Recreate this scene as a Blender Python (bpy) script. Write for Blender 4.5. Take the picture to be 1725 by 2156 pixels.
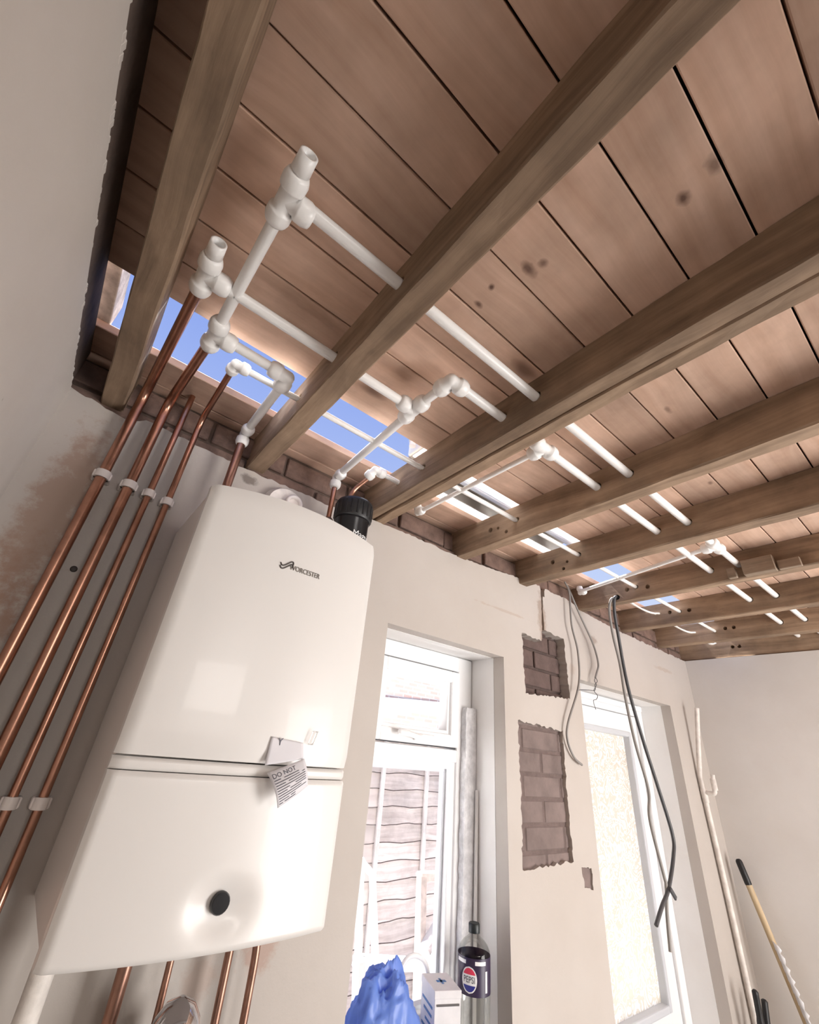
import bpy, bmesh, math, random
from mathutils import Vector, Matrix, noise as mnoise

# ------------------------------------------------------------------ scene, camera, sky, sun, exposure
for o in list(bpy.data.objects): bpy.data.objects.remove(o)
scene = bpy.context.scene
C = scene.collection
rng = random.Random(7)

F_PX = 903.4526                                   # focal length in pixels of the 1725 x 2156 frame
ROT = ((0.76885615, -0.63399825, 0.08310496),     # rows: camera right, down, forward in world axes
       (0.36875058, 0.33345428, -0.86765849),
       (0.52238226, 0.69774957, 0.4901656))
cam_data = bpy.data.cameras.new('camera')
cam_data.sensor_fit = 'HORIZONTAL'; cam_data.sensor_width = 36.0
cam_data.lens = F_PX * 36.0 / 1725.0
cam_data.clip_start = 0.01
cam = bpy.data.objects.new('camera', cam_data); C.objects.link(cam)
r_, d_, f_ = (Vector(v) for v in ROT)
m4 = Matrix((r_, -d_, -f_)).transposed().to_4x4()
m4.translation = (0, 0, 1.69)
cam.matrix_world = m4
scene.camera = cam

scene.view_settings.view_transform = 'Standard'
scene.view_settings.look = 'None'
scene.view_settings.gamma = 1.0
scene.view_settings.use_curve_mapping = False
scene.view_settings.exposure = 0.0
scene.cycles.use_denoising = True
scene.cycles.max_bounces = 8
scene.cycles.diffuse_bounces = 4
scene.cycles.use_adaptive_sampling = True
scene.cycles.adaptive_threshold = 0.07
scene.cycles.adaptive_min_samples = 20
scene.cycles.use_light_tree = False
scene.cycles.transparent_max_bounces = 10
scene.cycles.caustics_reflective = False
scene.cycles.caustics_refractive = False
scene.cycles.sample_clamp_indirect = 25.0

world = bpy.data.worlds.new('world'); scene.world = world
world.use_nodes = True
wn = world.node_tree; wn.nodes.clear()
w_out = wn.nodes.new('ShaderNodeOutputWorld'); w_bg = wn.nodes.new('ShaderNodeBackground')
w_tc = wn.nodes.new('ShaderNodeTexCoord'); w_sep = wn.nodes.new('ShaderNodeSeparateXYZ')
w_ramp = wn.nodes.new('ShaderNodeValToRGB')
wn.links.new(w_tc.outputs['Generated'], w_sep.inputs[0])
wn.links.new(w_sep.outputs['Z'], w_ramp.inputs[0])
wn.links.new(w_ramp.outputs[0], w_bg.inputs[0]); wn.links.new(w_bg.outputs[0], w_out.inputs[0])
e = w_ramp.color_ramp.elements
e[0].position = 0.0; e[0].color = (1.0, 0.98, 0.97, 1)
e[1].position = 0.75; e[1].color = (0.26, 0.38, 0.86, 1)
e2 = e.new(0.35); e2.color = (0.55, 0.66, 0.95, 1)
w_bg.inputs[1].default_value = 1.0

SUN_E = 27.0
sun_d = bpy.data.lights.new('sun', 'SUN'); sun_d.energy = SUN_E; sun_d.angle = 0.01
sun_d.color = (1.0, 0.975, 0.945)
sun = bpy.data.objects.new('sun', sun_d); C.objects.link(sun)
sun.rotation_euler = Vector((0.0, -0.41, -0.913)).to_track_quat('-Z', 'Y').to_euler()

# added fill light to one side behind the camera, no such source in view
sf = bpy.data.lights.new('side_fill', 'AREA'); sf.shape = 'RECTANGLE'
sf.size = 1.4; sf.size_y = 1.75; sf.energy = 102.0; sf.color = (1.0, 0.965, 0.94)
sfo = bpy.data.objects.new('side_fill', sf); C.objects.link(sfo)
sfo.location = (2.2, -1.56, 1.14)
sfo.rotation_euler = Vector((-0.55, 1.0, 0.38)).to_track_quat('-Z', 'Y').to_euler()
# added fill light high behind the camera, brightening the boiler and walls
bf = bpy.data.lights.new('back_fill', 'AREA'); bf.shape = 'RECTANGLE'
bf.size = 1.0; bf.size_y = 0.4; bf.energy = 20.0; bf.color = (1.0, 0.95, 0.91)
bfo = bpy.data.objects.new('back_fill', bf); C.objects.link(bfo)
bfo.location = (0.5, -2.48, 2.02)
bfo.rotation_euler = Vector((0, 1.0, -0.12)).to_track_quat('-Z', 'Y').to_euler()

# ------------------------------------------------------------------ materials
MATS = {}
def nodes_of(name):
    m = bpy.data.materials.new(name); m.use_nodes = True
    MATS[name] = m
    nt = m.node_tree
    return m, nt, nt.nodes['Principled BSDF']
def N(nt, t, **kw):
    n = nt.nodes.new(t)
    for k, v in kw.items():
        if hasattr(n, k): setattr(n, k, v)
        else: n.inputs[k].default_value = v
    return n
def plain(name, col, rough=0.5, metal=0.0, var=0.0, scale=8.0, bump=0.0, bscale=60.0, coat=0.0, spec=None):
    m, nt, b = nodes_of(name)
    b.inputs['Base Color'].default_value = (*col, 1); b.inputs['Roughness'].default_value = rough
    b.inputs['Metallic'].default_value = metal
    if coat: b.inputs['Coat Weight'].default_value = coat; b.inputs['Coat Roughness'].default_value = 0.05
    if spec is not None: b.inputs['Specular IOR Level'].default_value = spec
    g = nt.nodes.new('ShaderNodeNewGeometry')
    if var:
        n = N(nt, 'ShaderNodeTexNoise', Scale=scale, Detail=6.0, Roughness=0.6)
        nt.links.new(g.outputs['Position'], n.inputs['Vector'])
        mr = N(nt, 'ShaderNodeMapRange'); mr.inputs[1].default_value = 0.25; mr.inputs[2].default_value = 0.75
        mr.inputs[3].default_value = 1 - var; mr.inputs[4].default_value = 1 + var * 0.6
        nt.links.new(n.outputs[0], mr.inputs[0])
        mx = N(nt, 'ShaderNodeMix', data_type='RGBA', blend_type='MULTIPLY')
        mx.inputs[0].default_value = 1.0; mx.inputs[6].default_value = (*col, 1)
        nt.links.new(mr.outputs[0], mx.inputs[7]); nt.links.new(mx.outputs[2], b.inputs['Base Color'])
    if bump:
        n2 = N(nt, 'ShaderNodeTexNoise', Scale=bscale, Detail=5.0)
        nt.links.new(g.outputs['Position'], n2.inputs['Vector'])
        bp = N(nt, 'ShaderNodeBump', Strength=bump, Distance=0.004)
        nt.links.new(n2.outputs[0], bp.inputs['Height']); nt.links.new(bp.outputs[0], b.inputs['Normal'])
    return m
def wood(name, dark, light, axis='x', rough=0.75, knots=0.5, bump=0.25, knot_scale=3.0, dirt=0.3, marks=()):
    """sawn timber: stretched grain, knots, dirt"""
    m, nt, b = nodes_of(name); L = nt.links.new
    g = nt.nodes.new('ShaderNodeNewGeometry'); oi = nt.nodes.new('ShaderNodeObjectInfo')
    sc = N(nt, 'ShaderNodeVectorMath', operation='MULTIPLY')
    sc.inputs[1].default_value = {'x': (1.3, 34, 34), 'y': (34, 1.3, 34), 'z': (34, 34, 1.3)}[axis]
    off = N(nt, 'ShaderNodeVectorMath', operation='ADD')
    cx = nt.nodes.new('ShaderNodeCombineXYZ')
    mul = N(nt, 'ShaderNodeMath', operation='MULTIPLY'); mul.inputs[1].default_value = 37.0
    L(oi.outputs['Random'], mul.inputs[0])
    for i in range(3): L(mul.outputs[0], cx.inputs[i])
    L(g.outputs['Position'], off.inputs[0]); L(cx.outputs[0], off.inputs[1])
    L(off.outputs[0], sc.inputs[0])
    wob = N(nt, 'ShaderNodeTexNoise', Scale=2.2, Detail=2.0); L(off.outputs[0], wob.inputs['Vector'])
    ad = N(nt, 'ShaderNodeVectorMath', operation='MULTIPLY_ADD')
    ad.inputs[1].default_value = (2.2, 2.2, 2.2); L(wob.outputs['Color'], ad.inputs[0]); L(sc.outputs[0], ad.inputs[2])
    n1 = N(nt, 'ShaderNodeTexNoise', Scale=1.0, Detail=6.0, Roughness=0.62); L(ad.outputs[0], n1.inputs['Vector'])
    ramp = N(nt, 'ShaderNodeValToRGB'); L(n1.outputs[0], ramp.inputs[0])
    ramp.color_ramp.elements[0].position = 0.28; ramp.color_ramp.elements[0].color = (*dark, 1)
    ramp.color_ramp.elements[1].position = 0.66; ramp.color_ramp.elements[1].color = (*light, 1)
    # knots
    ks = N(nt, 'ShaderNodeVectorMath', operation='MULTIPLY')
    k = knot_scale
    ks.inputs[1].default_value = {'x': (k, k * 2.4, 0), 'y': (k * 2.4, k, k * 2.4), 'z': (k * 2.4, k * 2.4, k)}[axis]
    L(off.outputs[0], ks.inputs[0])
    vo = N(nt, 'ShaderNodeTexVoronoi', Scale=1.0); L(ks.outputs[0], vo.inputs['Vector'])
    kr = N(nt, 'ShaderNodeValToRGB'); L(vo.outputs['Distance'], kr.inputs[0])
    kr.color_ramp.elements[0].position = 0.05; kr.color_ramp.elements[0].color = (1, 1, 1, 1)
    kr.color_ramp.elements[1].position = 0.13; kr.color_ramp.elements[1].color = (0, 0, 0, 1)
    ksel = N(nt, 'ShaderNodeSeparateColor'); L(vo.outputs['Color'], ksel.inputs[0])
    gt = N(nt, 'ShaderNodeMath', operation='GREATER_THAN'); gt.inputs[1].default_value = 1.0 - knots
    L(ksel.outputs[0], gt.inputs[0])
    kf = N(nt, 'ShaderNodeMath', operation='MULTIPLY'); L(kr.outputs[0], kf.inputs[0]); L(gt.outputs[0], kf.inputs[1])
    kf2 = N(nt, 'ShaderNodeMath', operation='MULTIPLY'); L(kf.outputs[0], kf2.inputs[0]); kf2.inputs[1].default_value = 0.8
    mx = N(nt, 'ShaderNodeMix', data_type='RGBA'); L(kf2.outputs[0], mx.inputs[0]); L(ramp.outputs[0], mx.inputs[6])
    mx.inputs[7].default_value = (dark[0] * .35, dark[1] * .3, dark[2] * .28, 1)
    # dirt blotches and a shift from piece to piece
    n2 = N(nt, 'ShaderNodeTexNoise', Scale=3.5, Detail=5.0, Roughness=0.65); L(off.outputs[0], n2.inputs['Vector'])
    mr = N(nt, 'ShaderNodeMapRange'); L(n2.outputs[0], mr.inputs[0])
    mr.inputs[1].default_value = 0.3; mr.inputs[2].default_value = 0.62
    mr.inputs[3].default_value = 1 - dirt; mr.inputs[4].default_value = 1.05
    rv = N(nt, 'ShaderNodeMapRange'); L(oi.outputs['Random'], rv.inputs[0]); rv.inputs[3].default_value = 0.86; rv.inputs[4].default_value = 1.1
    pm = N(nt, 'ShaderNodeMath', operation='MULTIPLY'); L(mr.outputs[0], pm.inputs[0]); L(rv.outputs[0], pm.inputs[1])
    mm = N(nt, 'ShaderNodeMix', data_type='RGBA', blend_type='MULTIPLY'); mm.inputs[0].default_value = 1.0
    L(mx.outputs[2], mm.inputs[6]); L(pm.outputs[0], mm.inputs[7])
    last = mm.outputs[2]
    if marks:
        ns = N(nt, 'ShaderNodeTexNoise', Scale=60.0, Detail=3.0); L(g.outputs['Position'], ns.inputs['Vector'])
    for (x, y, rx, ry, s) in marks:                # single large knots
        sb = N(nt, 'ShaderNodeVectorMath', operation='SUBTRACT'); L(g.outputs['Position'], sb.inputs[0]); sb.inputs[1].default_value = (x, y, 2.48)
        dv = N(nt, 'ShaderNodeVectorMath', operation='DIVIDE'); L(sb.outputs[0], dv.inputs[0]); dv.inputs[1].default_value = (rx, ry, .2)
        le = N(nt, 'ShaderNodeVectorMath', operation='LENGTH'); L(dv.outputs[0], le.inputs[0])
        sm = N(nt, 'ShaderNodeMath', operation='ADD'); L(le.outputs[1], sm.inputs[0]); L(ns.outputs[0], sm.inputs[1])
        mp = N(nt, 'ShaderNodeMapRange'); L(sm.outputs[0], mp.inputs[0])
        mp.inputs[1].default_value = 0.75; mp.inputs[2].default_value = 1.6; mp.inputs[3].default_value = s; mp.inputs[4].default_value = 0
        kx = N(nt, 'ShaderNodeMix', data_type='RGBA'); L(mp.outputs[0], kx.inputs[0]); L(last, kx.inputs[6]); kx.inputs[7].default_value = (0.09, 0.042, 0.03, 1)
        last = kx.outputs[2]
    L(last, b.inputs['Base Color'])
    b.inputs['Roughness'].default_value = rough
    b.inputs['Specular IOR Level'].default_value = 0.3
    bp = N(nt, 'ShaderNodeBump', Strength=bump, Distance=0.003); L(n1.outputs[0], bp.inputs['Height']); L(bp.outputs[0], b.inputs['Normal'])
    return m
def plaster(name, col, stain=None):
    """painted plaster; stain = list of (x, y, z, rx, ry, rz, colour, strength): shaped stains on the surface"""
    m, nt, b = nodes_of(name); L = nt.links.new
    g = nt.nodes.new('ShaderNodeNewGeometry')
    n = N(nt, 'ShaderNodeTexNoise', Scale=2.6, Detail=5.0, Roughness=0.6); L(g.outputs['Position'], n.inputs['Vector'])
    r = N(nt, 'ShaderNodeValToRGB'); L(n.outputs[0], r.inputs[0])
    r.color_ramp.elements[0].position = 0.3; r.color_ramp.elements[0].color = (col[0] * .93, col[1] * .915, col[2] * .9, 1)
    r.color_ramp.elements[1].position = 0.65; r.color_ramp.elements[1].color = (*col, 1)
    last = r.outputs[0]
    # small scuffs and pin holes
    v = N(nt, 'ShaderNodeTexVoronoi', Scale=6.0); L(g.outputs['Position'], v.inputs['Vector'])
    vr = N(nt, 'ShaderNodeValToRGB'); L(v.outputs['Distance'], vr.inputs[0])
    vr.color_ramp.elements[0].position = 0.02; vr.color_ramp.elements[0].color = (1, 1, 1, 1)
    vr.color_ramp.elements[1].position = 0.032; vr.color_ramp.elements[1].color = (0, 0, 0, 1)
    sx = N(nt, 'ShaderNodeMix', data_type='RGBA'); L(vr.outputs[0], sx.inputs[0]); L(last, sx.inputs[6]); sx.inputs[7].default_value = (0.16, 0.12, 0.1, 1)
    last = sx.outputs[2]
    if stain:
        ns = N(nt, 'ShaderNodeTexNoise', Scale=26.0, Detail=6.0, Roughness=0.7); L(g.outputs['Position'], ns.inputs['Vector'])
        nm = N(nt, 'ShaderNodeMath', operation='MULTIPLY_ADD'); L(ns.outputs[0], nm.inputs[0]); nm.inputs[1].default_value = 2.2; nm.inputs[2].default_value = -1.1
    for (x, y, z, rx, ry, rz, c, s) in (stain or []):
        sub = N(nt, 'ShaderNodeVectorMath', operation='SUBTRACT'); L(g.outputs['Position'], sub.inputs[0]); sub.inputs[1].default_value = (x, y, z)
        dv = N(nt, 'ShaderNodeVectorMath', operation='DIVIDE'); L(sub.outputs[0], dv.inputs[0]); dv.inputs[1].default_value = (rx, ry, rz)
        ln = N(nt, 'ShaderNodeVectorMath', operation='LENGTH'); L(dv.outputs[0], ln.inputs[0])
        sm = N(nt, 'ShaderNodeMath', operation='ADD'); L(ln.outputs[1], sm.inputs[0]); L(nm.outputs[0], sm.inputs[1])
        mp = N(nt, 'ShaderNodeMapRange'); L(sm.outputs[0], mp.inputs[0])
        mp.inputs[1].default_value = 0.55; mp.inputs[2].default_value = 1.05; mp.inputs[3].default_value = s; mp.inputs[4].default_value = 0
        mx = N(nt, 'ShaderNodeMix', data_type='RGBA'); L(mp.outputs[0], mx.inputs[0]); L(last, mx.inputs[6]); mx.inputs[7].default_value = (*c, 1)
        last = mx.outputs[2]
    L(last, b.inputs['Base Color'])
    b.inputs['Roughness'].default_value = 0.62; b.inputs['Specular IOR Level'].default_value = 0.35
    n2 = N(nt, 'ShaderNodeTexNoise', Scale=38.0, Detail=6.0, Roughness=0.65); L(g.outputs['Position'], n2.inputs['Vector'])
    bp = N(nt, 'ShaderNodeBump', Strength=0.16, Distance=0.004); L(n2.outputs[0], bp.inputs['Height']); L(bp.outputs[0], b.inputs['Normal'])
    return m
def glass_clear(name, tint=(1, 1, 1), gloss=0.06):
    m = bpy.data.materials.new(name); m.use_nodes = True; MATS[name] = m
    nt = m.node_tree; nt.nodes.clear(); L = nt.links.new
    out = nt.nodes.new('ShaderNodeOutputMaterial')
    t = N(nt, 'ShaderNodeBsdfTransparent'); t.inputs[0].default_value = (*tint, 1)
    gl = N(nt, 'ShaderNodeBsdfGlossy'); gl.inputs['Roughness'].default_value = 0.02
    fr = N(nt, 'ShaderNodeLayerWeight', Blend=0.35)
    mu = N(nt, 'ShaderNodeMath', operation='MULTIPLY_ADD'); L(fr.outputs['Fresnel'], mu.inputs[0]); mu.inputs[1].default_value = gloss * 2; mu.inputs[2].default_value = gloss * 0.1
    mx = N(nt, 'ShaderNodeMixShader'); L(mu.outputs[0], mx.inputs[0]); L(t.outputs[0], mx.inputs[1]); L(gl.outputs[0], mx.inputs[2])
    L(mx.outputs[0], out.inputs[0])
    return m
def translucent(name, col, trans=0.6, rough=0.4, pattern=False):
    m = bpy.data.materials.new(name); m.use_nodes = True; MATS[name] = m
    nt = m.node_tree; nt.nodes.clear(); L = nt.links.new
    out = nt.nodes.new('ShaderNodeOutputMaterial')
    p = N(nt, 'ShaderNodeBsdfPrincipled', Roughness=rough); p.inputs['Base Color'].default_value = (*col, 1)
    t = N(nt, 'ShaderNodeBsdfTranslucent'); t.inputs[0].default_value = (*col, 1)
    mx = N(nt, 'ShaderNodeMixShader'); mx.inputs[0].default_value = trans
    L(p.outputs[0], mx.inputs[1]); L(t.outputs[0], mx.inputs[2]); L(mx.outputs[0], out.inputs[0])
    if pattern:                                     # moulded swirls of obscured glass
        g = nt.nodes.new('ShaderNodeNewGeometry')
        n = N(nt, 'ShaderNodeTexNoise', Scale=17.0, Detail=1.5, Distortion=1.6); L(g.outputs['Position'], n.inputs['Vector'])
        s = N(nt, 'ShaderNodeMath', operation='MULTIPLY'); L(n.outputs[0], s.inputs[0]); s.inputs[1].default_value = 34.0
        si = N(nt, 'ShaderNodeMath', operation='SINE'); L(s.outputs[0], si.inputs[0])
        r = N(nt, 'ShaderNodeValToRGB'); L(si.outputs[0], r.inputs[0])
        r.color_ramp.elements[0].position = 0.0; r.color_ramp.elements[0].color = (col[0] * .80, col[1] * .77, col[2] * .70, 1)
        r.color_ramp.elements[1].position = 0.07; r.color_ramp.elements[1].color = (*col, 1)
        L(r.outputs[0], t.inputs[0]); L(r.outputs[0], p.inputs['Base Color'])
        bp = N(nt, 'ShaderNodeBump', Strength=0.5, Distance=0.003); L(si.outputs[0], bp.inputs['Height'])
        L(bp.outputs[0], p.inputs['Normal'])
    return m
def brickwork(name, c1, c2, mortar, sx, scale):
    m, nt, b = nodes_of(name); L = nt.links.new
    g = nt.nodes.new('ShaderNodeNewGeometry'); mp = N(nt, 'ShaderNodeMapping')
    mp.inputs['Rotation'].default_value = (math.pi / 2, 0, 0)
    L(g.outputs['Position'], mp.inputs[0])
    t = N(nt, 'ShaderNodeTexBrick', Scale=scale); t.inputs['Color1'].default_value = (*c1, 1); t.inputs['Color2'].default_value = (*c2, 1)
    t.inputs['Mortar'].default_value = (*mortar, 1); t.inputs['Brick Width'].default_value = 0.225; t.inputs['Row Height'].default_value = 0.075
    t.inputs['Mortar Size'].default_value = 0.012
    L(mp.outputs[0], t.inputs[0]); L(t.outputs[0], b.inputs['Base Color']); b.inputs['Roughness'].default_value = 0.85
    return m

wood('board_pine', (0.58, 0.375, 0.270), (0.74, 0.520, 0.400), 'x', knots=0.42, dirt=0.28, knot_scale=2.6, bump=0.12, marks=[(.415, .262, .022, .010, .8), (.425, .238, .010, .010, .7), (.392, .331, .007, .007, .9), (.400, .372, .012, .007, .8), (.500, .033, .014, .011, .85), (.486, -.014, .020, .011, .6), (.90, .55, .016, .008, .6), (.95, .25, .018, .007, .5), (1.35, .30, .012, .007, .6), (1.25, .62, .014, .008, .6), (1.62, .68, .014, .009, .6)])
wood('joist_pine', (0.21, 0.140, 0.092), (0.44, 0.312, 0.213), 'y', knots=0.25, bump=0.5, dirt=0.42)
wood('offcut', (0.20, 0.15, 0.105), (0.36, 0.27, 0.20), 'y', knots=0.3, bump=0.5)
wood('fence_wood', (0.52, 0.43, 0.40), (0.80, 0.72, 0.69), 'x', knots=0.3, bump=0.5, dirt=0.3, knot_scale=4.0)
wood('fence_batten', (0.74, 0.69, 0.66), (0.86, 0.82, 0.79), 'z', knots=0.2)
wood('handle_wood', (0.52, 0.38, 0.22), (0.72, 0.58, 0.38), 'z', knots=0.0, rough=0.5, dirt=0.15)
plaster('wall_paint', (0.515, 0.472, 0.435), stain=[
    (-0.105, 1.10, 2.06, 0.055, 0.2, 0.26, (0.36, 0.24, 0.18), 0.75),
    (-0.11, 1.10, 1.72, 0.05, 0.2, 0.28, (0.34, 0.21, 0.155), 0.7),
    (1.60, 1.10, 2.25, 0.028, 0.2, 0.14, (0.33, 0.25, 0.2), 0.75),
    (2.02, 1.10, 2.25, 0.03, 0.1, 0.022, (0.3, 0.23, 0.19), 0.7),
    (2.75, 1.10, 2.235, 0.13, 0.1, 0.012, (0.42, 0.33, 0.27), 0.55),
    (1.35, 1.10, 2.225, 0.17, 0.1, 0.006, (0.42, 0.33, 0.27), 0.55),
    (1.80, 1.10, 2.08, 0.03, 0.1, 0.03, (0.42, 0.34, 0.29), 0.5),
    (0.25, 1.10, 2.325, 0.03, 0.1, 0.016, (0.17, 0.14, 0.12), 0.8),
    (0.55, 1.10, 1.33, 0.05, 0.1, 0.05, (0.42, 0.26, 0.2), 0.6),
    (0.44, 1.10, 1.29, 0.035, 0.1, 0.04, (0.46, 0.33, 0.27), 0.5)])
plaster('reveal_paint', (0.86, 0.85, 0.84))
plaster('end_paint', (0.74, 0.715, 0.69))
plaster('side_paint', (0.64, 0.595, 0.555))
plaster('bare_plaster', (0.60, 0.52, 0.45))
plain('masonry', (0.13, 0.09, 0.072), 0.95, var=0.4, scale=14, bump=0.7, bscale=40)
plain('brick_dark', (0.13, 0.088, 0.078), 0.92, var=0.35, scale=16, bump=0.8, bscale=70)
plain('brick_brown', (0.19, 0.122, 0.098), 0.92, var=0.5, scale=18, bump=0.8, bscale=70)
plain('mortar_grey', (0.42, 0.35, 0.31), 0.95, var=0.3, scale=30, bump=0.8, bscale=90)
plain('mortar_dark', (0.10, 0.07, 0.062), 0.95, var=0.3, scale=30, bump=0.8, bscale=90)
plain('mortar_mid', (0.165, 0.122, 0.112), 0.95, var=0.3, scale=30, bump=0.8, bscale=90)
plain('cement_render', (0.215, 0.165, 0.152), 0.95, var=0.35, scale=10, bump=0.6, bscale=60)
plain('concrete_floor', (0.11, 0.09, 0.075), 0.85, var=0.2, scale=5)
plain('paving', (0.82, 0.82, 0.81), 0.9, var=0.2, scale=4)
plain('felt', (0.03, 0.026, 0.024), 0.95)
plain('pipe_plastic', (0.88, 0.87, 0.855), 0.32, spec=0.5)
plain('pipe_inside', (0.26, 0.255, 0.25), 0.6)
plain('upvc', (0.86, 0.865, 0.875), 0.25)
plain('upvc_grey', (0.60, 0.62, 0.66), 0.3)
plain('channel_grey', (0.52, 0.50, 0.47), 0.4, var=0.12, scale=20)
plain('gasket', (0.05, 0.05, 0.055), 0.6)
plain('copper', (0.48, 0.255, 0.180), 0.28, metal=1.0, var=0.3, scale=22)
plain('copper_dull', (0.42, 0.24, 0.18), 0.36, metal=1.0, var=0.35, scale=22)
plain('brass', (0.30, 0.20, 0.13), 0.4, metal=1.0)
plain('chrome', (0.62, 0.61, 0.63), 0.12, metal=1.0)
plain('clip_white', (0.80, 0.74, 0.71), 0.4)
plain('boiler_white', (0.82, 0.80, 0.775), 0.34, coat=0.12)
plain('boiler_side', (0.72, 0.66, 0.62), 0.35)
plain('dark_gap', (0.09, 0.075, 0.065), 0.8)
plain('logo_ink', (0.075, 0.062, 0.058), 0.4)
plain('logo_grey', (0.20, 0.18, 0.16), 0.4)
plain('rubber_black', (0.012, 0.012, 0.013), 0.45, bump=0.2)
plain('plastic_black', (0.010, 0.010, 0.012), 0.22)
plain('print_white', (0.85, 0.85, 0.85), 0.5)
plain('paper', (0.80, 0.79, 0.83), 0.7)
plain('ink', (0.10, 0.10, 0.13), 0.7)
plain('cable_grey', (0.27, 0.255, 0.24), 0.5)
plain('cable_dark', (0.06, 0.06, 0.065), 0.45)
plain('cable_white', (0.78, 0.76, 0.72), 0.45)
plain('old_paint', (0.80, 0.75, 0.70), 0.5, var=0.25, scale=30, bump=0.3)
plain('flaking', (0.78, 0.78, 0.80), 0.9, var=0.32, scale=34, bump=0.9, bscale=60)
plain('white_flaking', (0.70, 0.67, 0.64), 0.9, var=0.5, scale=26, bump=0.6)
plain('label_purple', (0.035, 0.022, 0.06), 0.35, var=0.3, scale=12)
plain('label_white', (0.85, 0.85, 0.86), 0.4)
plain('label_red', (0.72, 0.045, 0.10), 0.4)
plain('label_blue', (0.025, 0.03, 0.25), 0.4)
plain('cap_black', (0.012, 0.018, 0.02), 0.4)
plain('carton', (0.78, 0.77, 0.78), 0.7, var=0.1, scale=20)
plain('carton_ink', (0.12, 0.11, 0.11), 0.7)
plain('carton_blue', (0.10, 0.22, 0.46), 0.6)
plain('lap_shadow', (0.13, 0.10, 0.09), 0.95, var=0.5, scale=40)  # dark tone for the shadow lines under the fence laps
plain('roof_tile', (0.30, 0.2, 0.17), 0.9)
plain('rust_paint', (0.74, 0.64, 0.60), 0.7, var=0.35, scale=22)
plain('screw', (0.045, 0.035, 0.03), 0.6)
plain('wrap', (0.82, 0.82, 0.84), 0.35)
glass_clear('pane_glass', (1, 1, 1), 0.012)
glass_clear('bottle_plastic', (0.93, 0.94, 0.92), 0.16)
glass_clear('tag_plastic', (0.95, 0.95, 0.95), 0.3)
translucent('bag_blue', (0.22, 0.37, 0.86), 0.4, 0.3)
translucent('upvc_thin', (0.90, 0.90, 0.90), 0.62, 0.3)
translucent('obscured_glass', (0.97, 0.965, 0.95), 0.8, 0.12, pattern=True)
brickwork('house_brick', (0.80, 0.55, 0.47), (0.86, 0.66, 0.58), (0.92, 0.86, 0.80), 1, 1.0)

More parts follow.
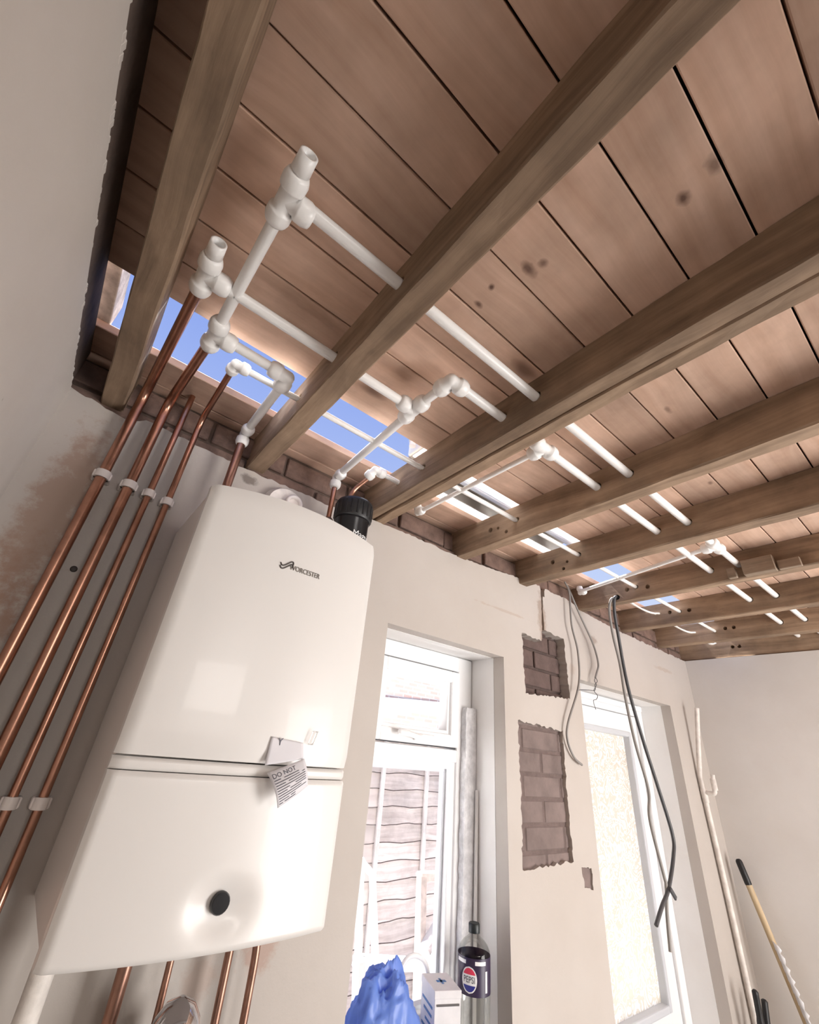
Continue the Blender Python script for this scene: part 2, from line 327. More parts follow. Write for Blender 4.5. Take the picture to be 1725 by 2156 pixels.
# ------------------------------------------------------------------ mesh helpers
class MB:
    def __init__(self): self.v = []; self.f = []; self.s = []
    def add(self, vs, fs, smooth=False):
        k = len(self.v); self.v += [tuple(p) for p in vs]
        self.f += [[i + k for i in q] for q in fs]; self.s += [smooth] * len(fs); return self
    def box(self, x0, x1, y0, y1, z0, z1, M=None):
        vs = [Vector((x, y, z)) for x in (x0, x1) for y in (y0, y1) for z in (z0, z1)]
        if M: vs = [M @ p for p in vs]
        return self.add(vs, [(0, 1, 3, 2), (4, 6, 7, 5), (0, 4, 5, 1), (2, 3, 7, 6), (0, 2, 6, 4), (1, 5, 7, 3)])
    def bbox(self, x0, x1, y0, y1, z0, z1, b=0.003, seg=2, M=None):
        bm = bmesh.new()
        bmesh.ops.create_cube(bm, size=1.0)
        for p in bm.verts: p.co = Vector(((x0 + x1) / 2 + p.co.x * (x1 - x0), (y0 + y1) / 2 + p.co.y * (y1 - y0), (z0 + z1) / 2 + p.co.z * (z1 - z0)))
        bmesh.ops.bevel(bm, geom=bm.edges[:], offset=b, segments=seg, affect='EDGES', profile=0.5)
        bm.verts.ensure_lookup_table()
        vs = [(M @ p.co) if M else p.co.copy() for p in bm.verts]
        fs = [[p.index for p in q.verts] for q in bm.faces]; bm.free()
        return self.add(vs, fs)
    def prism(self, poly, y0, y1):
        """polygon in (x, z) extruded along y"""
        n = len(poly)
        vs = [(x, y0, z) for x, z in poly] + [(x, y1, z) for x, z in poly]
        fs = [list(range(n)), list(range(2 * n - 1, n - 1, -1))] + [(i, i + n, (i + 1) % n + n, (i + 1) % n) for i in range(n)]
        return self.add(vs, fs)
    def lathe(self, o, d, prof, n=24, cap0=True, cap1=True):
        o = Vector(o); d = Vector(d).normalized()
        u = d.orthogonal().normalized(); w = d.cross(u)
        vs = []
        for t, r in prof:
            for i in range(n):
                a = 2 * math.pi * i / n
                vs.append(o + d * t + (u * math.cos(a) + w * math.sin(a)) * r)
        fs = [(k * n + i, k * n + (i + 1) % n, (k + 1) * n + (i + 1) % n, (k + 1) * n + i) for k in range(len(prof) - 1) for i in range(n)]
        self.add(vs, fs, True)
        if cap0: self.add(vs[:n], [list(range(n - 1, -1, -1))])
        if cap1: self.add(vs[-n:], [list(range(n))])
        return self
    def tube(self, pts, r, n=14, caps=True, hollow=False):
        pts = [Vector(p) for p in pts]
        rs = r if isinstance(r, (list, tuple)) else [r] * len(pts)
        t0 = (pts[1] - pts[0]).normalized(); u = t0.orthogonal().normalized()
        vs = []
        for i, p in enumerate(pts):
            if i == 0: t = t0
            elif i == len(pts) - 1: t = (pts[i] - pts[i - 1]).normalized()
            else: t = ((pts[i] - pts[i - 1]).normalized() + (pts[i + 1] - pts[i]).normalized()).normalized()
            u = (u - t * u.dot(t)).normalized(); w = t.cross(u)
            for k in range(n):
                a = 2 * math.pi * k / n
                vs.append(p + (u * math.cos(a) + w * math.sin(a)) * rs[i])
        fs = [(k * n + i, k * n + (i + 1) % n, (k + 1) * n + (i + 1) % n, (k + 1) * n + i) for k in range(len(pts) - 1) for i in range(n)]
        self.add(vs, fs, True)
        if caps: self.add(vs[:n], [list(range(n - 1, -1, -1))]); self.add(vs[-n:], [list(range(n))])
        return self
    def sphere(self, c, r, sc=(1, 1, 1), nu=20, nv=12):
        c = Vector(c); vs = [c + Vector((0, 0, r * sc[2]))]
        for j in range(1, nv):
            t = math.pi * j / nv
            for i in range(nu):
                a = 2 * math.pi * i / nu
                vs.append(c + Vector((r * sc[0] * math.sin(t) * math.cos(a), r * sc[1] * math.sin(t) * math.sin(a), r * sc[2] * math.cos(t))))
        vs.append(c - Vector((0, 0, r * sc[2])))
        fs = [(0, 1 + i, 1 + (i + 1) % nu) for i in range(nu)]
        for j in range(nv - 2):
            for i in range(nu):
                a = 1 + j * nu + i; b2 = 1 + j * nu + (i + 1) % nu
                fs.append((a, a + nu, b2 + nu, b2))
        k = 1 + (nv - 2) * nu
        fs += [(k + i, len(vs) - 1, k + (i + 1) % nu) for i in range(nu)]
        return self.add(vs, fs, True)
    def mesh(self, name):
        me = bpy.data.meshes.new(name); me.from_pydata(self.v, [], self.f); me.update()
        bm = bmesh.new(); bm.from_mesh(me)
        bmesh.ops.recalc_face_normals(bm, faces=bm.faces); bm.to_mesh(me); bm.free()
        me.polygons.foreach_set('use_smooth', self.s)
        return me
    def build(self, name, mat, parent=None):
        return link(name, self.mesh(name), mat, parent)
def link(name, me, mat, parent=None):
    o = bpy.data.objects.new(name, me); C.objects.link(o)
    if mat:
        me.materials.clear(); me.materials.append(MATS[mat])
    if parent: child(o, parent)
    return o
def child(o, p):
    o.parent = p; o.matrix_parent_inverse = Matrix.Translation(-Vector(p.location))
def tag(o, label, cat, group=None, kind=None):
    o['label'] = label; o['category'] = cat
    if group: o['group'] = group
    if kind: o['kind'] = kind
    return o
def struct(o, label=None):
    o['kind'] = 'structure'
    if label: o['label'] = label
    return o
def empty(name, loc=(0, 0, 0)):
    o = bpy.data.objects.new(name, None); C.objects.link(o); o.location = loc; o.empty_display_size = 0.05; return o
def smooth_path(pts, sub=8):
    P = [Vector(p) for p in pts]; out = []
    for i in range(len(P) - 1):
        p0 = P[max(i - 1, 0)]; p1 = P[i]; p2 = P[i + 1]; p3 = P[min(i + 2, len(P) - 1)]
        for k in range(sub):
            t = k / sub; t2 = t * t; t3 = t2 * t
            out.append(0.5 * ((2 * p1) + (p2 - p0) * t + (2 * p0 - 5 * p1 + 4 * p2 - p3) * t2 + (3 * p1 - p0 - 3 * p2 + p3) * t3))
    out.append(P[-1]); return out
def bend_path(pts, rad, n=6):
    """polyline with rounded corners"""
    P = [Vector(p) for p in pts]; out = [P[0]]
    for i in range(1, len(P) - 1):
        a = (P[i - 1] - P[i]); b = (P[i + 1] - P[i]); q = min(rad, a.length * .45, b.length * .45)
        A = P[i] + a.normalized() * q; B = P[i] + b.normalized() * q
        for k in range(n + 1):
            t = k / n; out.append((1 - t) ** 2 * A + 2 * t * (1 - t) * P[i] + t * t * B)
    out.append(P[-1]); return out
def boolean(o, cutters):
    """cut meshes out of o, for good"""
    for cu in cutters:
        md = o.modifiers.new('b', 'BOOLEAN'); md.operation = 'DIFFERENCE'; md.object = cu; md.solver = 'EXACT'
    dg = bpy.context.evaluated_depsgraph_get()
    me = bpy.data.meshes.new_from_object(o.evaluated_get(dg))
    o.modifiers.clear(); o.data = me
    for cu in cutters: bpy.data.objects.remove(cu)
    return o
def cyl_cut(y, z, x0, x1, r, n=14):
    return MB().lathe((x0, y, z), (1, 0, 0), [(0, r), (x1 - x0, r)], n).build('cutter', None)
def text_mesh(body, size, extrude=0.0):
    cu = bpy.data.curves.new('lettering', 'FONT'); cu.body = body; cu.size = size; cu.extrude = extrude
    cu.resolution_u = 3; cu.align_x = 'CENTER'; cu.align_y = 'CENTER'
    o = bpy.data.objects.new('lettering', cu); C.objects.link(o)
    dg = bpy.context.evaluated_depsgraph_get()
    me = bpy.data.meshes.new_from_object(o.evaluated_get(dg))
    bpy.data.objects.remove(o); return me
def ragged(pts, amp, step=0.012, seed=1):
    """polyline in (x, z) with a broken-plaster edge"""
    rr = random.Random(seed); out = []
    for (x0, z0), (x1, z1) in zip(pts[:-1], pts[1:]):
        d = math.hypot(x1 - x0, z1 - z0); n = max(1, int(d / step))
        for k in range(n):
            t = k / n; a = amp if k else amp * .3
            out.append((x0 + (x1 - x0) * t + rr.uniform(-a, a), z0 + (z1 - z0) * t + rr.uniform(-a, a)))
    return out

YW = 1.10            # room face of the window wall
HB, HD = 2.372, 2.480   # underside of the joists, underside of the boards
X0, X1 = -0.19, 3.095   # room faces of the side walls
YN = -2.5

# ------------------------------------------------------------------ floor and walls
struct(MB().box(-0.5, 3.4, YN - .2, 1.36, -0.12, 0).build('floor', 'concrete_floor'), 'bare beige concrete floor')

# window wall: a plaster coat with broken edges over masonry, brick showing where the plaster is hacked off
WX0, WX1, WZ0, WZ1 = 0.781, 1.337, 0.99, 2.043
DX0, DX1, DZ1 = 1.851, 2.745, 2.043
top = [(3.13, 2.343), (2.84, 2.345), (2.41, 2.352), (2.28, 2.353), (1.97, 2.372), (1.84, 2.398), (1.64, 2.402), (1.632, 2.36), (1.618, 2.36),
       (1.60, 2.405), (1.44, 2.398), (1.20, 2.378), (1.05, 2.372), (0.86, 2.374), (0.70, 2.37), (0.52, 2.352), (0.24, 2.352), (0.05, 2.362), (-0.03, 2.366), (-0.06, 2.345), (-0.10, 2.35), (-0.19, 2.366), (-0.21, 2.366)]
poly = [(-0.21, 0.0), (3.13, 0.0)] + ragged(top, 0.0035, 0.014, 3) + [(-0.21, 2.366)]
wall = struct(MB().prism(poly, YW, YW + 0.05).build('wall_far', 'wall_paint'), 'cream plastered wall with window, door and hacked-off patches')
P1 = ragged([(1.455, 2.160), (1.585, 2.155), (1.60, 2.205), (1.757, 2.200), (1.765, 1.950), (1.462, 1.930), (1.455, 2.160)], 0.0045, 0.012, 5)
P2 = ragged([(1.409, 1.832), (1.69, 1.822), (1.684, 1.62), (1.690, 1.41), (1.405, 1.402), (1.412, 1.60), (1.409, 1.832)], 0.005, 0.012, 9)
P3 = ragged([(1.737, 1.392), (1.80, 1.386), (1.80, 1.325), (1.745, 1.335), (1.737, 1.392)], 0.004, 0.01, 11)
CR = ragged([(1.606, 2.42), (1.626, 2.42), (1.612, 2.30), (1.614, 2.195), (1.596, 2.195), (1.602, 2.30), (1.606, 2.42)], 0.0025, 0.012, 15)
cuts = [MB().prism(p, YW - .02, YW + .07).build('cutter', None) for p in (P1,)]
cuts.append(MB().prism(CR, YW - .02, YW + .014).build('cutter', None))
cuts.append(MB().prism(P2, YW - .02, YW + .07).build('cutter', None))
cuts.append(MB().prism(P3, YW - .02, YW + .008).build('cutter', None))
cuts.append(MB().box(WX0, WX1, YW - .02, YW + .07, WZ0, WZ1).build('cutter', None))
cuts.append(MB().box(DX0, DX1, YW - .02, YW + .07, -.05, DZ1).build('cutter', None))
boolean(wall, cuts)
core = MB()
for a in ((-0.45, WX0, 0, 2.478), (WX1, DX0, 0, 2.478), (DX1, 3.4, 0, 2.478), (WX0, WX1, WZ1, 2.478), (DX0, DX1, DZ1, 2.478), (WX0, WX1, 0, WZ0 - .03)):
    core.box(a[0], a[1], YW + .05, 1.36, a[2], a[3])
core.build('masonry_core', 'masonry', wall)
# the painted linings of the two reveals
lin = MB()
for x0, x1, z0, z1 in ((WX0, WX1, WZ0, WZ1), (DX0, DX1, 0.0, DZ1)):
    lin.box(x0 - .006, x0 + .001, YW + .0505, 1.355, z0, z1); lin.box(x1 - .001, x1 + .006, YW + .0505, 1.355, z0, z1)
    lin.box(x0, x1, YW + .0505, 1.355, z1 - .001, z1 + .006)
lin.build('reveal_lining', 'reveal_paint', wall)
MB().box(WX0 - .0, WX1, YW - .03, 1.36, WZ0 - .03, WZ0).build('window_sill', 'reveal_paint', wall)
patch = MB().prism([(x, z) for x, z in P3], YW + .0075, YW + .012).build('bare_patch', 'cement_render', wall)
# bricks in the two hacked-off patches and along the top of the wall
def bricks(x0, x1, z0, z1, y, mat, bl=0.215, bh=0.065, j=0.010, off=0.0, jit=0.003, depth=0.1, zs=None):
    r = 0; z = zs if zs is not None else z0
    while z < z1 - 0.006:
        x = x0 - (off + (bl + j) * (0.5 if r % 2 else 0.0)) % (bl + j)
        while x < x1:
            a, b = max(x, x0), min(x + bl, x1); c, d = max(z, z0), min(z + bh, z1)
            if b - a > 0.012 and d - c > 0.006:
                yy = y + rng.uniform(-jit, jit)
                MB().bbox(a, b, yy, yy + .05, c, d, 0.003, 1).build('brick', mat, wall)
            x += bl + j
        z += bh + j; r += 1
bricks(1.44, 1.79, 1.91, 2.215, YW + .040, 'brick_dark', off=0.08, zs=1.90)
MB().box(1.43, 1.80, YW + .046, YW + .052, 1.90, 2.22).build('mortar_bed', 'mortar_dark', wall)
bricks(1.385, 1.715, 1.39, 1.845, YW + .014, 'cement_render', off=0.05, zs=1.37, jit=0.0015)
MB().box(1.38, 1.72, YW + .0165, YW + .052, 1.38, 1.85).build('mortar_bed', 'mortar_mid', wall)
bricks(-0.21, 3.12, 2.34, 2.478, YW + .020, 'brick_brown', zs=2.327, jit=0.006)
MB().box(-0.21, 3.12, YW + .032, YW + .05, 2.33, 2.478).build('mortar_bed', 'masonry', wall)

wl = struct(MB().prism([(x, z) for x, z in [(-0.5, 0), (X0, 0), (X0, 2.36), (-0.5, 2.36)]], YN - .2, YW).build('wall_left', 'side_paint'), 'blank cream plastered side wall beside the copper pipes')
edge = MB()                                        # broken plaster lip along the top of the side wall
for k in range(150):
    y = YW - 0.006 - k * 0.0115
    edge.bbox(X0 - .012, X0 + rng.uniform(-.0012, .0006), y - .0062, y + .0062, 2.350, 2.361 + rng.uniform(0, .008), 0.002, 1)
edge.build('plaster_lip', 'side_paint', wl)['kind'] = 'stuff'
MB().box(-0.5, X0 - .006, YN - .2, YW, 2.36, 2.478).build('masonry_core', 'masonry', wl)
wr = struct(MB().box(X1, 3.4, YN - .2, YW, 0, 2.344).build('wall_right', 'end_paint'), 'pale plastered end wall beyond the door')
MB().box(3.162, 3.4, YN - .2, YW, 2.344, 2.478).build('masonry_core', 'masonry', wr)
struct(MB().box(-0.5, 3.4, YN - .2, YN, 0, 2.478).build('wall_near', 'wall_paint'), 'cream wall behind the viewer')

struct(MB().box(1.20, 1.30, YN, -.78, 0, HB - .004).box(1.30, 1.48, -1.6, -1.5, 0, HB - .004).box(2.92, X1, -1.6, -1.5, 0, HB - .004).box(1.48, 2.92, -1.6, -1.5, 2.06, HB - .004).build('wall_blocker', 'wall_paint'), 'added unseen wall beside the viewer that blocks fill light')  # added to keep the side fill off the left wall and first bay

# ------------------------------------------------------------------ ceiling: roof boards on joists
ceil = struct(empty('ceiling', (1.4, -0.6, HD)), 'bare timber roof boards with two boards missing by the wall')
PITCH = 0.1027
pl = bpy.data.meshes.new('plank')
pb = MB(); bm_len = 3.70
pb.bbox(-bm_len / 2, bm_len / 2, -0.0497, 0.0497, 0, 0.022, 0.0016, 1)
plank_me = pb.mesh('plank'); plank_me.materials.append(MATS['board_pine'])
y = 0.7995 - PITCH / 2
rows = []
while y > YN - .1: rows.append(y); y -= PITCH
y = 0.994 + PITCH / 2
while y < 2.25: rows.append(y); y += PITCH  # boards run on past the wall: added unseen overhang shading the window
for i, yy in enumerate(rows):
    o = bpy.data.objects.new('plank', plank_me); C.objects.link(o)
    o.location = (1.45, yy, HD + (rng.uniform(0, .0014)))
    o.rotation_euler = (rng.uniform(-.006, .006), 0, rng.uniform(-.0006, .0006))
    child(o, ceil)
MB().box(-0.4, 3.3, YN - .15, 0.775, HD + .0245, HD + .030).build('roofing_felt', 'felt', ceil)
MB().box(-0.4, 3.3, 1.025, 2.28, HD + .0245, HD + .030).build('roofing_felt', 'felt', ceil)

holes_A = (0.415, 2.428, 0.0135); holes_B = (0.512, 2.428, 0.0135)
def joist(x0, x1, label, holes, zb=HB, seed=0, y1=2.25):
    rr = random.Random(seed + 31); n = 70
    vs, fs = [], []
    prof = [(x0, HD - .0005), (x0, zb + .004), (x0 + .003, zb), (x1 - .003, zb), (x1, zb + .004), (x1, HD - .0005)]
    for k in range(n + 1):
        yy = YN - .1 + (y1 - YN + .1) * k / n
        wx = 0.0018 * math.sin(yy * 2.1 + seed); wz = 0.002 * math.sin(yy * 1.3 + seed * 2)
        for i, (x, z) in enumerate(prof):
            vs.append((x + wx + (rr.uniform(-.0012, .0012)), yy, z + ((wz + rr.uniform(-.0012, .0012)) if 0 < i < 5 else 0)))
    m = len(prof)
    for k in range(n):
        for i in range(m):
            fs.append((k * m + i, k * m + (i + 1) % m, (k + 1) * m + (i + 1) % m, (k + 1) * m + i))
    fs += [list(range(m)), list(range(n * m, n * m + m))]
    o = MB().add(vs, fs).build('ceiling_joist', 'joist_pine')
    if holes:
        boolean(o, [cyl_cut(hy, hz, x0 - .03 if len(h) < 4 else x0 - .03, (x1 + .03) if len(h) < 4 else x0 + .022, hr) for h in holes for hy, hz, hr in [h[:3]]])
    tag(o, label, 'joist', 'ceiling joists'); return o
C_ = (0.808, 2.425, 0.0095); D_ = (0.928, 2.425, 0.0095)
joist(-0.132, -0.083, 'joist nearest the blank side wall, over the copper pipes', [], seed=1)
joist(0.238, 0.290, 'single joist running over the boiler, between the two tee fittings', [holes_A, (0.642, 2.428, .0135), C_], seed=2)
joist(0.641, 0.680, 'boiler-side half of the doubled joist over the black filter', [holes_A, holes_B, C_, D_], seed=3)
joist(0.684, 0.722, 'window-side half of the doubled joist over the black filter', [holes_A, holes_B, C_, D_], zb=HB - .002, seed=4)
joist(1.069, 1.121, 'joist over the window, with two drilled holes near the wall', [holes_A, holes_B, C_, D_, (.856, 2.395, .007, 1), (.893, 2.421, .006, 1)], seed=5)
joist(1.45, 1.505, 'joist over the upper bare brick patch', [holes_A, holes_B, C_, D_, (.862, 2.41, .006, 1), (.881, 2.385, .007, 1)], seed=6)
joist(1.905, 1.955, 'joist with three drilled holes and wooden offcuts, above the hanging cables', [holes_A, holes_B, C_, (.760, 2.415, .010, 1), (.850, 2.421, .010, 1), (.900, 2.395, .012)], seed=7)
joist(2.35, 2.40, 'joist over the glazed door, second beyond the hanging cables', [holes_A, holes_B, C_, (.765, 2.424, .010, 1), (.855, 2.428, .010, 1)], seed=8)
joist(2.79, 2.84, 'joist next to the last one by the end wall', [holes_A, holes_B, (.715, 2.432, .010, 1), (.755, 2.432, .010, 1), C_], seed=9)
joist(3.105, 3.155, 'last joist, lying on top of the far end wall', [(.829, 2.404, .010, 1), (.795, 2.404, .010, 1)], zb=2.3455, seed=10)

# ------------------------------------------------------------------ window
win = struct(empty('window_1', ((WX0 + WX1) / 2, 1.29, WZ0)), 'white plastic window with top-hung sash above the sill')
f = MB()
FX0, FX1 = WX0 + .002, 1.333
f.bbox(FX0, FX0 + .075, 1.26, 1.33, WZ0, WZ1 - .002, .006); f.bbox(1.258, FX1, 1.26, 1.33, WZ0, WZ1 - .002, .006)
f.bbox(FX0 + .07, 1.262, 1.26, 1.33, 1.985, WZ1 - .002, .006); f.bbox(FX0 + .07, 1.262, 1.26, 1.33, 1.677, 1.718, .006); f.bbox(FX0 + .07, 1.262, 1.26, 1.33, WZ0, WZ0 + .06, .006)
f.build('frame', 'upvc', win)
def ring(x0, x1, z0, z1, y0, y1, w, b=.005):
    q = MB()
    q.bbox(x0, x0 + w, y0, y1, z0, z1, b); q.bbox(x1 - w, x1, y0, y1, z0, z1, b)
    q.bbox(x0 + w - .002, x1 - w + .002, y0, y1, z1 - w, z1, b); q.bbox(x0 + w - .002, x1 - w + .002, y0, y1, z0, z0 + w, b); return q
SX0, SX1, SZ0, SZ1 = .862, 1.250, 1.724, 1.979
sash = ring(SX0, SX1, SZ0, SZ1, 1.243, 1.31, .040).build('sash', 'upvc', win)
ring(SX0 + .036, SX1 - .036, SZ0 + .036, SZ1 - .036, 1.254, 1.30, .016, .004).build('glazing_bead', 'upvc', sash)
ring(SX0 - .004, SX1 + .004, SZ0 - .004, SZ1 + .004, 1.262, 1.27, .004, .001).build('gasket', 'gasket', sash)
MB().box(SX0 + .045, SX1 - .045, 1.280, 1.284, SZ0 + .045, SZ1 - .045).build('pane', 'pane_glass', sash)
ring(.853, 1.262, WZ0 + .055, 1.682, 1.268, 1.32, .026, .005).build('glazing_bead', 'upvc', win)
ring(.877, 1.238, WZ0 + .078, 1.658, 1.29, 1.315, .012, .003).build('glazing_bead', 'upvc_grey', win)
MB().box(.88, 1.236, 1.296, 1.300, WZ0 + .08, 1.655).build('pane', 'pane_glass', win)
hd = MB(); hx, hz = 1.052, 1.742
hd.bbox(hx - .016, hx + .075, 1.232, 1.245, hz - .012, hz + .012, .005, 3)
hd.lathe((hx, 1.246, hz), (0, -1, 0), [(0, .012), (.022, .012), (.026, .009)], 16)
hd.tube(smooth_path([(hx, 1.224, hz), (hx - .03, 1.216, hz + .002), (hx - .06, 1.215, hz + .007), (hx - .098, 1.219, hz + .010)]), [.0085] * 8 + [.008] * 8 + [.0095] * 8 + [.0075], 10)
hd.build('window_handle', 'upvc', sash)
MB().lathe((hx, 1.222, hz), (0, -1, 0), [(0, .0055), (.003, .005)], 14).build('key_barrel', 'chrome', sash)
strip = MB()
pts = ragged([(1.284, 1.862), (1.334, 1.862)], .002, .01, 4) + [(1.334, 1.862)] + ragged([(1.334, 1.862), (1.334, 0.992)], .0015, .03, 6) + [(1.334, .992), (1.276, .992)] + ragged([(1.276, .992), (1.28, 1.862)], .0025, .02, 8)
strip.prism(pts, 1.236, 1.259)
tag(strip.build('reveal_strip', 'flaking'), 'flaking grey filler strip beside the window frame', 'filler strip')
slt = MB().tube(smooth_path([(1.318, 1.222, .992), (1.322, 1.225, 1.2), (1.330, 1.228, 1.60)]), .006, 10)
tag(slt.build('sealant_bead', 'reveal_paint'), 'thin white trim leaning beside the grey filler strip', 'trim')

# ------------------------------------------------------------------ door
door = struct(empty('door_1', ((DX0 + DX1) / 2, 1.30, 0)), 'white door with a tall obscured glass panel')
q = MB()
q.bbox(DX0 + .001, DX0 + .06, 1.262, 1.335, 0, DZ1 - .001, .005); q.bbox(DX1 - .06, DX1 - .001, 1.262, 1.335, 0, DZ1 - .001, .005)
q.bbox(DX0 + .055, DX1 - .055, 1.262, 1.335, DZ1 - .062, DZ1 - .001, .005); q.build('door_frame', 'upvc', door)
q = MB()
q.bbox(DX0 + .062, DX0 + .20, 1.275, 1.325, .02, DZ1 - .064, .004); q.bbox(2.575, DX1 - .062, 1.275, 1.325, .02, DZ1 - .064, .004)
q.bbox(DX0 + .198, 2.577, 1.275, 1.325, 1.885, DZ1 - .064, .004); q.bbox(DX0 + .198, 2.577, 1.275, 1.325, .02, .845, .004)
leaf = q.build('door_leaf', 'upvc', door)
ring(DX0 + .19, 2.585, .835, 1.895, 1.262, 1.30, .026, .006).build('glazing_bead', 'upvc_grey', leaf)
MB().box(DX0 + .20, 2.575, 1.297, 1.303, .845, 1.885).build('pane', 'obscured_glass', leaf)
MB().bbox(DX0 + .03, DX1 - .03, 1.245, 1.262, DZ1 - .035, DZ1 - .008, .004).build('weather_bar', 'upvc', door)

# ------------------------------------------------------------------ boiler
BX0, BX1, BZ0, BZ1, BYF = 0.122, 0.512, 1.430, 2.115, 0.800
boil = tag(empty('boiler', (0.317, 1.1, BZ0)), 'glossy white wall-hung boiler with a bowed front beside the window', 'boiler')
MB().bbox(BX0 + .004, BX1 - .004, .824, 1.099, BZ0 + .004, BZ1 - .003, .006).build('casing', 'boiler_side', boil)
def front(z0, z1, name, mat, yback, arch=0.0, dents=None, nx=40, nz=24, bow=.022, setb=0.0, rr=.010):
    vs, fs = [], []
    for j in range(nz + 1):
        for i in range(nx + 1):
            u = -1 + 2 * i / nx; w = j / nz
            x = (BX0 + BX1) / 2 + u * (BX1 - BX0) / 2
            zt = z1 + arch * (1 - u * u); z = z0 + (zt - z0) * w
            yv = BYF - bow * (1 - u * u) + setb
            ex = min(x - BX0, BX1 - x); yv += max(0, rr - ex) ** 2 / rr * .9
            ez = min(z - z0, zt - z)
            yv += max(0, .006 - ez) ** 2 / .006 * .8
            for (cx, cz, sx, sz, dep) in (dents or []):
                yv += dep * math.exp(-(((x - cx) / sx) ** 2 + ((z - cz) / sz) ** 2) ** 1.4)
            vs.append((x, yv, z))
    n = nx + 1
    k0 = len(vs)
    for j in range(nz + 1):
        for i in range(nx + 1):
            v = vs[j * n + i]; vs.append((v[0], yback, v[2]))
    for j in range(nz):
        for i in range(nx):
            a = j * n + i; fs.append((a, a + 1, a + n + 1, a + n)); a += k0; fs.append((a, a + n, a + n + 1, a + 1))
    bd = [i for i in range(n)] + [j * n + nx for j in range(1, nz + 1)] + [nz * n + i for i in range(nx - 1, -1, -1)] + [j * n for j in range(nz - 1, 0, -1)]
    for a, b in zip(bd, bd[1:] + bd[:1]): fs.append((a, a + k0, b + k0, b))
    mb = MB(); mb.add(vs, fs[:nx * nz * 2], True); mb.s = [True] * len(mb.f); mb.add([vs[i] for i in range(len(vs))], fs[nx * nz * 2:])
    return mb.build(name, mat, boil)
front(1.657, BZ1, 'front_panel', 'boiler_white', .828, arch=.016)
front(1.638, 1.6545, 'recessed_lip', 'boiler_white', .828, setb=.004)
flap = front(BZ0, 1.637, 'control_flap', 'boiler_white', .828, dents=[(.317, 1.478, .040, .030, .011)], nx=90, nz=50)
MB().lathe((.317, .785, 1.484), (0, -1, 0), [(0, .0135), (.004, .0135), (.006, .012)], 20).build('flap_button', 'plastic_black', flap)
def on_boiler(x): return BYF - .022 * (1 - ((x - .317) / .195) ** 2)
# badge: a sweeping double line and the maker's lettering
me = text_mesh('WORCESTER', .0145, .0003)
for v in me.vertices:
    x = .335 + v.co.x * .80; z = 1.991 + v.co.y; v.co = (x, on_boiler(x) - .0012 - v.co.z, z)
link('badge_lettering', me, 'logo_grey', boil)
sw = MB()
for dz in (0.0, -.0062):
    pts = [(.281, on_boiler(.281) - .001, 1.9955 + dz), (.284, on_boiler(.284) - .001, 1.991 + dz), (.289, on_boiler(.289) - .001, 1.9915 + dz), (.297, on_boiler(.297) - .001, 1.998 + dz), (.303, on_boiler(.303) - .001, 2.003 + dz), (.3065, on_boiler(.306) - .001, 2.002 + dz), (.307, on_boiler(.307) - .001, 1.997 + dz)]
    sw.tube(smooth_path(pts, 4), .0013, 6)
sw.build('badge_swoosh', 'logo_ink', boil)
# flue collar on the wall behind
fl = tag(empty('flue_collar', (.36, 1.1, 2.275)), 'round white flue collar on the wall just above the boiler', 'flue')
MB().lathe((.36, 1.099, 2.275), (0, -1, 0), [(0, .062), (.012, .062), (.018, .056), (.03, .052)], 32).build('flange', 'old_paint', fl)
q = MB(); q.lathe((.378, 1.069, 2.285), (0, -1, 0), [(0, .026), (.014, .026), (.017, .023), (.017, .017), (.008, .015)], 24); q.build('sampling_cap', 'clip_white', fl)

# black magnetic filter above the boiler
ft = tag(empty('system_filter', (.517, .955, 2.13)), 'black cylindrical magnetic filter behind the top of the boiler', 'filter')
MB().lathe((.517, .955, 2.13), (0, 0, 1), [(0, .044), (.01, .047), (.105, .047), (.108, .0485), (.112, .0485)], 32).build('canister', 'plastic_black', ft)
cap = MB().lathe((.517, .955, 2.243), (0, 0, 1), [(0, .050), (.004, .053), (.050, .053), (.058, .050), (.062, .042)], 40)
for k in range(20):
    a = 2 * math.pi * k / 20
    cap.bbox(-.003, .003, -.0545, -.0515, .006, .048, .001, 1, M=Matrix.Translation((.517, .955, 2.243)) @ Matrix.Rotation(a, 4, 'Z'))
cap.build('ribbed_cap', 'rubber_black', ft)
me = text_mesh('MagnaClean', .026, .0002)
for v in me.vertices:
    a = math.radians(-118) + (v.co.x + .07) / .0475 * 0.9; r = .0476 + v.co.z
    v.co = (.517 + r * math.cos(a), .955 + r * math.sin(a), 2.190 + v.co.y)
link('filter_lettering', me, 'print_white', ft)
MB().bbox(.40, .48, .935, .965, 2.128, 2.15, .004).build('valve_body', 'plastic_black', ft)

